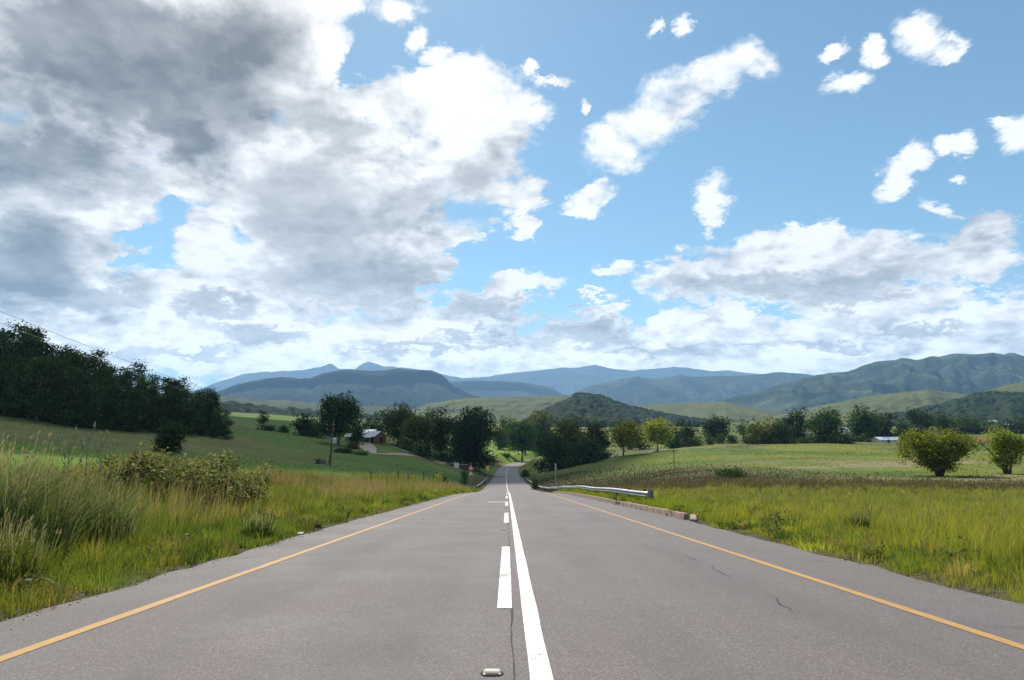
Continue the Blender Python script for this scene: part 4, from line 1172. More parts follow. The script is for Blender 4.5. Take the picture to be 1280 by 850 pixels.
# utility pole and its lines
def utility():
    Y = 112; p = ground_at(412, 583, Y); top = ZC + Y * float(tanv(525)) - p.z
    root = empty('utility_pole', p, 'leaning wooden utility pole with a white transformer in the left field', 'utility pole')
    lx = .42
    bm = bmesh.new(); add_tube(bm, [(0, 0, -.5), (lx * .5, 0, top * .5), (lx, 0, top)], [.17, .14, .10], 9); bm_obj('pole', bm, POSTW, root, True)
    for z in (top - .95, top - 1.75):
        bm = bmesh.new(); add_box(bm, (lx * .9 - .45, -.12, z), (1.5, .1, .12), None, .008)
        ca = bm_obj('crossarm', bm, POSTW, root)
        for s in (-1.1, .2):
            bm = bmesh.new(); add_tube(bm, [(lx * .9 + s, -.12, z + .06), (lx * .9 + s, -.12, z + .14), (lx * .9 + s, -.12, z + .2)], [.05, .06, .03], 8); bm_obj('insulator', bm, SWH, ca)
    bm = bmesh.new()
    add_tube(bm, [(lx * .6 + .42, -.1, top - 4.2), (lx * .6 + .42, -.1, top - 4.14), (lx * .6 + .42, -.1, top - 3.3), (lx * .6 + .42, -.1, top - 3.22), (lx * .6 + .42, -.1, top - 3.15)], [.26, .32, .32, .28, .1], 14)
    tr = bm_obj('transformer', bm, mat_plain('pale_grey_enamel', (.55, .56, .55), .5, .4, 0, .08, 4), root, False)
    bm = bmesh.new()
    for k in range(8):
        a = k / 8 * 6.28; add_box(bm, (lx * .6 + .42 + math.cos(a) * .35, -.1 + math.sin(a) * .35, top - 3.7), (.02, .06, .7), Matrix.Rotation(a, 3, 'Z'))
    bm_obj('cooling_fin', bm, STEEL, tr)
    bm = bmesh.new(); add_box(bm, (lx * .6 + .2, -.05, top - 3.65), (.16, .1, .5)); bm_obj('bracket', bm, STEEL, root)
    LINE = mat_plain('power_line', (.05, .05, .055), .5, .4)
    A = [(p + Vector((lx * .9 + s, -.12, z + .2))) for s, z in ((-1.1, top - .95), (-1.1, top - 1.75))]
    # span to a pole outside the frame on the left, nearer the camera
    B = [px(-175, 318, 30), px(-150, 344, 30.0)]
    for i in range(2):
        bm = bmesh.new(); pts = []
        for k in range(41):
            t = k / 40; q = A[i].lerp(B[i], t); q.z -= 4 * (1.0 if i == 0 else 1.15) * t * (1 - t); pts.append(q - p)
        add_tube(bm, pts, .013, 5)
        o = bm_obj('power_line', bm, LINE, None); o.location = p
        tag(o, ['upper power line sagging from the left border down to the utility pole', 'lower power line crossing in front of the hillside wood'][i], 'power line')
utility()
# brush pile
def pile():
    p = ground_at(400, 578.5, 116)
    root = empty('brush_pile', p, 'heap of grey brown cut branches left of the utility pole', 'brush pile')
    rg = np.random.default_rng(3)
    for i in range(34):
        a = rg.random() * 3.14; r = rg.random(); L = 1.2 - .5 * r
        c = Vector((rg.normal() * .55, rg.normal() * .5, .1 + .95 * rg.random() * (1 - .5 * r)))
        d = Vector((math.cos(a), math.sin(a), rg.normal() * .35)) * L * .6
        bm = bmesh.new(); add_tube(bm, [c - d, c + Vector((0, 0, .04)), c + d], [.07, .08, .04], 6)
        bm_obj('branch', bm, PALEBARK if i % 3 == 0 else BARK, root)
pile()
# litter
bm = bmesh.new(); bmesh.ops.create_grid(bm, x_segments=5, y_segments=4, size=.07)
for v in bm.verts: v.co.z = .03 + .035 * random.random(); v.co.y *= .6
p, rz, rx = along(14.3, -4.62)
o = bm_obj('litter', bm, SWH); o.location = p + Vector((0, 0, .0)); tag(o, 'crumpled white paper litter at the left asphalt edge', 'litter')

# ------------------------------------------------------------------ buildings
BRICK = mat_plain('red_brick', (.22, .095, .07), .9, .1, 0, .25, 1.2); CREAM = mat_plain('cream_plaster', (.60, .52, .40), .85, .2, 0, .1, .8); WHT = mat_plain('white_wall', (.72, .70, .66), .8, .2, 0, .08, 1); GROOF = mat_plain('grey_roof_sheet', (.34, .36, .38), .55, .4, .2, .12, 1); LROOF = mat_plain('pale_roof_sheet', (.62, .66, .68), .5, .4, .1, .08, 1); RROOF = mat_plain('red_roof_paint', (.42, .06, .05), .7, .2, 0, .15, 1); DARKOP = mat_plain('opening_shade', (.02, .02, .022), .7, .2); BLROOF = mat_plain('blue_grey_roof_sheet', (.40, .48, .54), .5, .4, .1, .1, 1); GLASS = mat_plain('window_pane', (.05, .06, .07), .15, .6)
def gable_house(name, label, p, L, D, hw, hr, rz, wall, roof, openings=(), windows=(), porch=None, cat='building', overhang=.4):
    """gable end at +x; local x is the ridge"""
    root = empty(name, p, label, cat, None, rz)
    bm = bmesh.new()
    prof = [(-D / 2, -.6), (D / 2, -.6), (D / 2, hw), (0, hw + hr), (-D / 2, hw)]
    a = [bm.verts.new((-L / 2, q[0], q[1])) for q in prof]; b = [bm.verts.new((L / 2, q[0], q[1])) for q in prof]
    bm.faces.new(a); bm.faces.new(b[::-1])
    for k in range(5):
        if k in (2, 3): continue
        bm.faces.new((a[k], a[(k + 1) % 5], b[(k + 1) % 5], b[k]))
    bm_obj('wall', bm, wall, root)
    bm = bmesh.new()
    for s in (-1, 1):
        y1 = s * (D / 2 + overhang); z1 = hw - hr * overhang / (D / 2)
        vs = [(-L / 2 - .3, 0, hw + hr), (L / 2 + .3, 0, hw + hr), (L / 2 + .3, y1, z1), (-L / 2 - .3, y1, z1)]
        lo = [bm.verts.new((q[0], q[1], q[2] + .03)) for q in vs]; hi = [bm.verts.new((q[0], q[1], q[2] + .15)) for q in vs]
        bm.faces.new(lo); bm.faces.new(hi[::-1])
        for k in range(4): bm.faces.new((lo[k], lo[(k + 1) % 4], hi[(k + 1) % 4], hi[k]))
    bm_obj('roof', bm, roof, root)
    for (face, c, w, h, z) in openings:
        bm = bmesh.new()
        if face == 'end': add_box(bm, (L / 2 + .01, c, z + h / 2), (.06, w, h))
        else: add_box(bm, (c, -D / 2 - .01, z + h / 2), (w, .06, h))
        bm_obj('dark_opening', bm, DARKOP, root)  # dark slab stands in for the unlit inside of an opening
    for (face, c, w, h, z) in windows:
        bm = bmesh.new()
        if face == 'end': add_box(bm, (L / 2 + .02, c, z + h / 2), (.08, w, h))
        else: add_box(bm, (c, -D / 2 - .02, z + h / 2), (w, .08, h))
        f = bm_obj('window', bm, WHT, root)
        bm = bmesh.new()
        if face == 'end': add_box(bm, (L / 2 + .06, c, z + h / 2), (.03, w * .8, h * .8))
        else: add_box(bm, (c, -D / 2 - .06, z + h / 2), (w * .8, .03, h * .8))
        bm_obj('pane', bm, GLASS, f)
    if porch:
        c, w, d = porch
        bm = bmesh.new(); add_box(bm, (c, -D / 2 - d / 2 - .1, hw - .35), (w, d, .12), Matrix.Rotation(.12, 3, 'X')); bm_obj('porch_roof', bm, LROOF, root)
        for s in (-1, 0, 1):
            bm = bmesh.new(); add_box(bm, (c + s * (w / 2 - .2), -D / 2 - d, (hw - .8) / 2 - .2), (.15, .15, hw - .6)); bm_obj('porch_post', bm, WHT, root)
        bm = bmesh.new(); add_box(bm, (c, -D / 2 - .05, 1.1), (w * .9, .08, 2.1)); bm_obj('dark_opening', bm, DARKOP, root)  # wide dark slab stands in for the shade behind the porch
    return root
p = ground_at(468, 551.5, 270)
gable_house('farmhouse', 'red brick farmhouse with grey roof and white porch roof in the left valley', p, 8.2, 6.2, 2.6, 2.0, R(-38), BRICK, GROOF, [('end', .4, 1.9, 2.1, 0)], [('side', -3.2, 1.1, 1.2, .9)], (.6, 5.0, 1.8))
p = ground_at(459.5, 549, 284)
gable_house('barn', 'pale roofed barn behind the red brick farmhouse', p, 8.0, 6.5, 3.2, 1.5, R(-6), BRICK, LROOF, [], [('side', 1.5, 1.0, 1.0, 1.2)])
p = ground_at(439, 551, 262)
gable_house('shed', 'small grey shed left of the farmhouse under a dark tree', p, 4.0, 4, 2.0, .9, R(0), CONCG, GROOF, [], [('side', 0, .8, .8, .8)])
# gate lodge
def lodge():
    p = ground_at(574.5, 578.5, 246)
    root = empty('gate_lodge', p, 'small brick wall with a white board under the big oak', 'gate wall')
    bm = bmesh.new(); add_box(bm, (1.5, 0, .55), (3.8, .5, 1.9), None, .03); bm_obj('wall', bm, mat_plain('shaded_brick', (.13, .065, .05), .9, .1, 0, .3, 1.5), root)  # brick colour darkened for the shade under the oak
    bm = bmesh.new(); add_box(bm, (1.5, 0, 1.57), (4.0, .7, .12), None, .02); bm_obj('coping', bm, CONCG, root)
    bm = bmesh.new(); add_box(bm, (-1.2, -.3, 1.1), (2.0, .12, 2.4), None, .02); f = bm_obj('board', bm, WHT, root)
    bm = bmesh.new()
    for s in (-.95, .95): add_box(bm, (-1.2 + s, -.22, .6), (.12, .12, 2.6))
    bm_obj('board_post', bm, STEEL, root)
lodge()
p = ground_at(1108, 550.5, 285)
gable_house('long_shed', 'long cream shed with blue grey roof at the far edge of the right field', p, 11, 5, 1.3, 1.1, R(8), CREAM, BLROOF, [('side', -1.0, 1.2, 1.1, 0)], [('side', 2.5, .9, .6, .5), ('side', -3.8, .9, .6, .5)])
p = ground_at(1059, 545, 330)
gable_house('white_house', 'white house half hidden between the dark grove trees', p, 7.5, 6, 4.2, 2.2, R(20), WHT, BLROOF, [('side', -1, 1.1, 2, 0)], [('side', 1.8, 1.2, 1.2, 1.0), ('side', 1.8, 1.2, 1.2, 3)])
p = ground_at(1224, 554, 262)
gable_house('red_house', 'red roofed house with a white front right of the meadow tree', p, 6.8, 4.2, 1.6, 1.0, R(12), WHT, RROOF, [('side', -2.4, .9, 1.4, 0)], [('side', .5, 1.0, .8, .6)])
p = ground_at(1233, 553, 268)
gable_house('red_shed', 'low red shed joined behind the red roofed house', p, 5.5, 4, 1.5, .7, R(4), RROOF, RROOF, [('side', 0, 1.0, 1.3, 0)], [])
p = ground_at(988, 530, 900)
gable_house('pink_house', 'pale pink house far off above the grove', p, 16, 10, 14, 4, R(10), mat_plain('pink_plaster', (.55, .40, .34), .85, .2), LROOF, [], [('side', -3, 2, 2, 8), ('side', 3, 2, 2, 8)])
p = ground_at(1262, 541, 620)
gable_house('far_house', 'tiny white house in the far right wood', p, 8, 6, 4, 2, R(0), WHT, LROOF, [], [('side', 1, 1.5, 1.5, 1.5)])
p = ground_at(1241, 530, 900)
gable_house('far_house', 'tiny pale house on the slope above the far right wood', p, 9, 7, 5, 2, R(0), CREAM, GROOF, [], [('side', 1, 1.5, 1.5, 2.5)])

# ------------------------------------------------------------------ hills and mountains
def hill_mat(name, a, b, rock, scale, thr=.5, rockamt=.6, forest=None):
    m, nt = new_mat(name); g = G(nt)
    geo = g.n('ShaderNodeNewGeometry')
    co = geo.outputs['Position']
    n1 = g.noise(co, scale, 7, .62); n2 = g.noise(co, scale * 6, 6, .7)
    st = g.noise(g.vec('MULTIPLY', co, (.25, .25, 3.0)), scale * 1.6, 5, .6)
    f = g.math('ADD', g.math('MULTIPLY', n1, .65), g.math('MULTIPLY', n2, .35))
    c = g.mix(g.ramp(f, thr - .07, thr + .07), a, b)
    sep = g.n('ShaderNodeSeparateXYZ'); nt.links.new(geo.outputs['Normal'], sep.inputs[0])
    steep = g.ramp(g.math('ADD', sep.outputs[2], g.math('MULTIPLY', st, .35)), .88, 1.02, rockamt, 0)
    c = g.mix(steep, c, rock)
    c = g.mix(g.ramp(st, .56, .66, 0, .5), c, g.mix(1, c, (.55, .62, .6), 'MULTIPLY'))
    g.out(g.bsdf(c, .95, .05, 0, g.bump(g.math('ADD', n1, n2), .8, .08 / scale)))
    return m
FORE = (.022, .038, .020); GRN = (.075, .095, .035); OLV = (.10, .108, .042); ROCK = (.075, .075, .07); GREENL = (.11, .125, .045)
def hill(name, label, prof, Rd, ff, fb, mat, power=1.2, gul=.18, gs=9, mesa=0, seed=1, res=2.2, nr=90, canopy=0, vfoot=531, cat='hill'):
    us = np.array([q[0] for q in prof], float); vs = np.array([q[1] for q in prof], float)
    uu = np.arange(us[0], us[-1], 1280 / 1024 / 1.2 * (2.2 / res) if False else res * .55)
    s0 = (uu - 640) / F / CP * 1.0
    # smooth interpolation plus fine skyline roughness
    vv = np.interp(uu, us, vs)
    ker = np.hanning(7); ker /= ker.sum()
    vv = np.convolve(np.pad(vv, 3, 'edge'), ker, 'valid')
    vv = vv + (fbm(uu * .10, uu * 0 + seed, 4, seed) - .5) * (1.6 if not canopy else .6)
    zc = ZC + Rd * tanv(vv); base = ZC + Rd * float(tanv(vfoot))
    hc = np.maximum(zc - base, 0)
    t = np.concatenate([np.linspace(0, 1, nr), 1 + np.linspace(0, 1, nr // 3)[1:]])
    sxx = sx(uu, vv)
    TT, SS = np.meshgrid(t, sxx, indexing='ij')
    wob = (fbm(uu * .02 * gs / 9, uu * 0 + seed + 7, 3, seed + 5) - .5)
    Yf = Rd * (ff + .10 * wob)[None, :]
    Yb = Rd * (fb)
    YY = np.where(TT <= 1, Yf + (Rd - Yf) * TT, Rd + (Yb - Rd) * (TT - 1))
    if mesa:
        shp = np.interp(TT, [0, .45, .8, .9, .94, 1.0, 1.3, 2], [0, .30, .66, .74, .96, 1.0, .9, 0])
    else:
        shp = np.where(TT <= 1, TT ** power, np.maximum(0, 1 - (TT - 1) ** 1.3))
        shp = np.where(TT <= 1, shp * .75 + .25 * (TT * TT * (3 - 2 * TT)), shp)
    UU = np.repeat(uu[None, :], len(t), 0)
    X = SS * YY
    wl = Rd * .075
    wx = (fbm(X / wl * .6, YY / wl * .6, 3, seed + 11) - .5) * wl * 1.4; wy = (fbm(X / wl * .6 + 50, YY / wl * .6, 3, seed + 12) - .5) * wl * 1.4
    ridged = 1 - np.abs(fbm((X + wx) / wl, (YY + wy) / (wl * 2.2), 5, seed + 20) * 2 - 1) * 2.2
    fine = fbm(X / wl * 4, YY / wl * 3, 4, seed + 30) - .5
    amp = np.where(TT <= 1, np.sin(np.clip(TT, 0, 1) * math.pi) ** .8, .3 * np.clip(TT - 1, 0, 1))
    ZZ = base + hc[None, :] * (shp + amp * (gul * (ridged - .45) + gul * .35 * fine))
    if canopy:
        cn = vnoise(X / canopy, YY / canopy, seed + 50); ZZ = ZZ + (cn - .4) * canopy * 1.2 * (hc[None, :] > 2)
    foot = ZC + YY * (float(tanv(vfoot + 8)))
    ZZ = np.where(TT <= .001, foot, ZZ)
    ZZ = np.where(TT >= 1.999, np.minimum(ZZ, foot), ZZ)
    me = np_mesh(name, np.stack([X, YY, ZZ], -1).reshape(-1, 3), grid_faces(len(t), len(uu)), None, mat, True)
    tag(mobj(name, me), label, cat, None, 'structure')
HM_far = hill_mat('far_mountain', (.04, .045, .035), (.06, .065, .04), ROCK, .0009)
HM_mid = hill_mat('mid_mountain', (.028, .038, .022), (.065, .08, .035), ROCK, .0022, .56)
HM_mesa = hill_mat('mesa_slope', (.018, .026, .018), (.035, .045, .025), (.05, .05, .045), .0025, .58)  # dark colours stand in for cloud shadow on the mesa
HM_right = hill_mat('right_mountain', (.022, .036, .020), (.085, .105, .04), (.05, .052, .046), .0028, .53)
HM_green = hill_mat('grass_hill', (.045, .060, .025), OLV, (.07, .065, .05), .010, .44)
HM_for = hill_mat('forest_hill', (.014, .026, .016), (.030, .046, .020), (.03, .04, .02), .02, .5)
HM_plat = hill_mat('plateau', (.05, .065, .030), (.085, .095, .04), (.06, .06, .05), .006, .5)
far_prof = [(-500, 492), (-300, 486), (-100, 490), (100, 494), (235, 492), (265, 480), (303, 468), (329, 465), (375, 463), (401, 458.6), (410, 455), (413.7, 453), (417, 456), (424, 460.7), (443, 462), (452, 455), (461, 452), (469, 455), (480, 457.5), (520, 461), (555, 468), (580, 473), (600, 472), (640, 466), (700, 460), (720, 459.7), (745, 456), (766, 460.8), (790, 463), (814, 461), (849, 458.6), (873, 461.5), (890, 464), (912, 463), (939, 467), (980, 469), (1040, 474), (1200, 480), (1500, 484)]
hill('mountains', 'pale blue far mountains with two small peaks', far_prof, 13000, .8, 1.25, HM_far, 1.1, .14, 10, 0, 3, 2.4, 60, cat='mountain')
hill('mountain', 'flat topped blue mesa left of the road', [(180, 531), (225, 510), (250, 498), (267, 491), (299, 480), (320, 475.5), (337, 472), (363, 471), (375, 474.5), (388, 472), (401, 468), (420, 463), (439, 461.7), (464, 464), (480, 462.5), (500, 460.8), (540, 463), (552, 468), (565, 481), (590, 493), (620, 500), (650, 510), (690, 527), (700, 531)], 5200, .74, 1.3, HM_mesa, 1.2, .24, 14, 1, 11, 1.8, 90, cat='mountain')
hill('mountain', 'blue ridge behind the pale green hill in the centre', [(470, 531), (520, 490), (545, 478), (580, 476), (625, 476), (660, 479), (690, 484), (702, 492), (740, 500), (800, 512), (850, 531)], 7600, .8, 1.3, HM_mid, 1.2, .16, 12, 1, 13, 1.8, 70, cat='mountain')
hill('mountain', 'long blue green range in the middle distance right of the road', [(640, 531), (690, 505), (715, 492), (740, 482), (770, 475), (797, 470.6), (818, 474), (835, 471), (851, 468.4), (862, 471), (886, 470.6), (917, 469.5), (950, 468.4), (974, 465.6), (1000, 467), (1040, 472), (1100, 482), (1180, 500), (1240, 531)], 7800, .72, 1.3, HM_mid, 1.15, .32, 14, 0, 17, 1.8, 90, cat='mountain')
hill('mountain', 'rugged dark green mountain at the right', [(840, 531), (870, 512), (900, 499), (940, 491), (975, 481), (1022, 469), (1062, 463.5), (1074, 459), (1093, 453), (1114, 450.6), (1128, 447.8), (1145, 450.6), (1160, 446.5), (1166, 445), (1175, 445.5), (1192, 441.6), (1222, 443), (1241, 440), (1255, 443), (1262, 441), (1280, 444.7), (1340, 446), (1420, 452), (1600, 468), (1800, 500), (1850, 531)], 4600, .66, 1.3, HM_right, 1.1, .27, 13, 0, 23, 1.6, 120, cat='mountain')
hill('hill', 'grey green plateau beyond the left fields', [(-300, 490), (0, 488), (200, 492), (267, 494), (330, 499), (400, 503), (450, 506), (520, 511), (560, 518), (600, 531)], 2600, .8, 1.3, HM_plat, 1.2, .12, 14, 0, 29, 1.8, 50)
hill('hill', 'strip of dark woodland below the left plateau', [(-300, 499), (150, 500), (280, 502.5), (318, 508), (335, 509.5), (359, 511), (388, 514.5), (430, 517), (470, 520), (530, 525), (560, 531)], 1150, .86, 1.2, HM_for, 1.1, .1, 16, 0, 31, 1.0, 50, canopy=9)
hill('hill', 'pale green grassy hill in the centre behind the valley trees', [(490, 531), (515, 513), (537, 504), (566, 500), (590, 497), (632, 496.5), (669, 495), (703, 494), (740, 498), (780, 508), (820, 520), (840, 531)], 2300, .72, 1.3, HM_green, 1.0, .16, 16, 0, 37, 1.6, 80)
hill('hill', 'pale green rounded hill right of the dark wooded hill', [(700, 531), (740, 516), (770, 510), (801, 506.5), (825, 504.5), (860, 503.3), (906, 502), (926, 506.5), (947, 510), (963, 514), (1000, 521), (1030, 531)], 2200, .74, 1.3, HM_green, 1.0, .14, 16, 0, 41, 1.6, 80)
hill('hill', 'green hill with darker hollows in front of the right mountain', [(930, 531), (970, 520), (1003, 511.8), (1050, 502), (1098, 494), (1133, 489.4), (1161, 487), (1178, 489), (1215, 494), (1260, 500), (1330, 510), (1400, 531)], 1900, .7, 1.3, HM_green, 1.0, .16, 16, 0, 43, 1.6, 80)
hill('hill', 'olive shoulder rising at the right border', [(1160, 531), (1200, 503), (1234, 488), (1258, 481.5), (1280, 478.5), (1340, 474), (1420, 478), (1560, 500), (1640, 531)], 1500, .75, 1.3, HM_green, 1.0, .14, 16, 0, 47, 1.6, 70)
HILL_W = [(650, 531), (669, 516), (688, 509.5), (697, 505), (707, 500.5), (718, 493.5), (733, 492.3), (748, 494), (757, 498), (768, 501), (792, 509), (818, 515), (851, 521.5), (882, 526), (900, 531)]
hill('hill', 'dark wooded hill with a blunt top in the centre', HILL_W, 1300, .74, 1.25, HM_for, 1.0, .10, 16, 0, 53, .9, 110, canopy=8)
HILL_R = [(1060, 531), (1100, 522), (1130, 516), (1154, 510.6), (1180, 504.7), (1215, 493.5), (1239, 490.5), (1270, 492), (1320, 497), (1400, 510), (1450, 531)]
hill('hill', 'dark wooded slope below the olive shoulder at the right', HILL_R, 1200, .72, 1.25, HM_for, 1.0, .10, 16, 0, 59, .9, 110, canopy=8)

# ------------------------------------------------------------------ sun, unseen cloud shaped to shade the left side, haze
SUN_EL, SUN_AZ = R(52), R(-17)          # azimuth from +Y, negative = left of the view
S = Vector((math.sin(SUN_AZ) * math.cos(SUN_EL), math.cos(SUN_AZ) * math.cos(SUN_EL), math.sin(SUN_EL)))
sun = bpy.data.lights.new('sun', 'SUN'); sun.energy = 4.6; sun.angle = R(.5); sun.color = (1, .955, .88)
so = bpy.data.objects.new('sun', sun); so.rotation_euler = S.to_track_quat('Z', 'Y').to_euler(); COL.objects.link(so)

CLM, nt = new_mat('shadow_cloud_mat'); g = G(nt)
dd = g.n('ShaderNodeBsdfDiffuse'); dd.inputs[0].default_value = (.9, .9, .92, 1)
tp = g.n('ShaderNodeBsdfTransparent'); mxc = g.n('ShaderNodeMixShader'); mxc.inputs[0].default_value = .58  # see-through share lightens the shade it casts
nt.links.new(tp.outputs[0], mxc.inputs[1]); nt.links.new(dd.outputs[0], mxc.inputs[2]); g.out(mxc.outputs[0])
def shade_cloud(poly, zg, hgt, seed, label):  # unseen; outline is the wanted ground shadow moved up along the sun
    P = np.array(poly, float)
    # densify and roughen the outline
    pts = []
    for i in range(len(P)):
        a, b = P[i], P[(i + 1) % len(P)]
        n = max(2, int(np.linalg.norm(b - a) / 8))
        for k in range(n): pts.append(a + (b - a) * k / n)
    pts = np.array(pts); c = pts.mean(0)
    d = pts - c; ln = np.linalg.norm(d, axis=1, keepdims=True)
    rough = (fbm(pts[:, 0] * .04, pts[:, 1] * .04, 4, seed) - .5)[:, None] * np.minimum(28, ln * .25)
    pts = pts + d / ln * rough
    off = np.array([S.x, S.y]) * (hgt - zg) / S.z
    n = len(pts); V = []; rings = []
    for top in (0, 1):
        for k in np.linspace(1, .1, 9):
            th = 90 * math.sqrt(max(0, 1 - k ** 2)) * (1 if top else -.3)
            q = c + (pts - c) * k
            V.append(np.column_stack([q + off, hgt + th + (1 if top else -1) * (fbm(q[:, 0] * .02, q[:, 1] * .02, 4, seed + 1) - .3) * 60 * (1 - k)]))
    V = np.concatenate(V); Q = []
    for top in (0, 1):
        for r in range(8):
            o = (top * 9 + r) * n
            for k in range(n): Q.append((o + k, o + (k + 1) % n, o + n + (k + 1) % n, o + n + k))
    Q = np.array(Q)
    me = np_mesh('shadow_cloud', V, Q, None, CLM, True)
    bm = bmesh.new(); bm.from_mesh(me)
    bm.verts.ensure_lookup_table()
    bm.faces.new([bm.verts[8 * n + k] for k in range(n)]); bm.faces.new([bm.verts[17 * n + k] for k in range(n)])
    bmesh.ops.remove_doubles(bm, verts=bm.verts, dist=.01); bmesh.ops.recalc_face_normals(bm, faces=bm.faces); bm.to_mesh(me); bm.free()
    tag(mobj('shadow_cloud', me), label, 'shadow_cloud', None, 'structure')
shade_cloud([(-130, 62), (-60, 68), (-32, 80), (-16, 108), (-9, 160), (-4, 207), (7, 209), (20, 200), (44, 205), (52, 235), (40, 290), (30, 340), (20, 372), (-30, 385), (-120, 420), (-330, 420), (-400, 250), (-330, 80)], -10, 1500, 5, 'unseen cumulus shaped to shade the left slope and the bend of the road')

# haze
HZ, nt = new_mat('haze_air'); g = G(nt)
pv = g.n('ShaderNodeVolumePrincipled'); pv.inputs['Color'].default_value = (.34, .63, 1.0, 1); pv.inputs['Density'].default_value = 6.6e-5; pv.inputs['Anisotropy'].default_value = .2
o_ = g.n('ShaderNodeOutputMaterial'); nt.links.new(pv.outputs[0], o_.inputs['Volume'])
zs = [];
for ob in COL.objects:
    if ob.type == 'MESH' and ob.name.split('.')[0] in ('ground', 'mountain', 'mountains', 'hill'):
        co = np.empty(len(ob.data.vertices) * 3, np.float32); ob.data.vertices.foreach_get('co', co); z = co[2::3]; zs += [float(z.min()), float(z.max())]
bm = bmesh.new(); z0, z1 = min(zs) - 1, max(zs) + 15
HX = 45000
add_box(bm, (0, 8500, (z0 + z1) / 2), (2 * HX, 19000, z1 - z0)); o = bm_obj('haze', bm, HZ)
tag(o, 'thin blue summer haze hanging over the valley', 'haze', None, 'stuff')

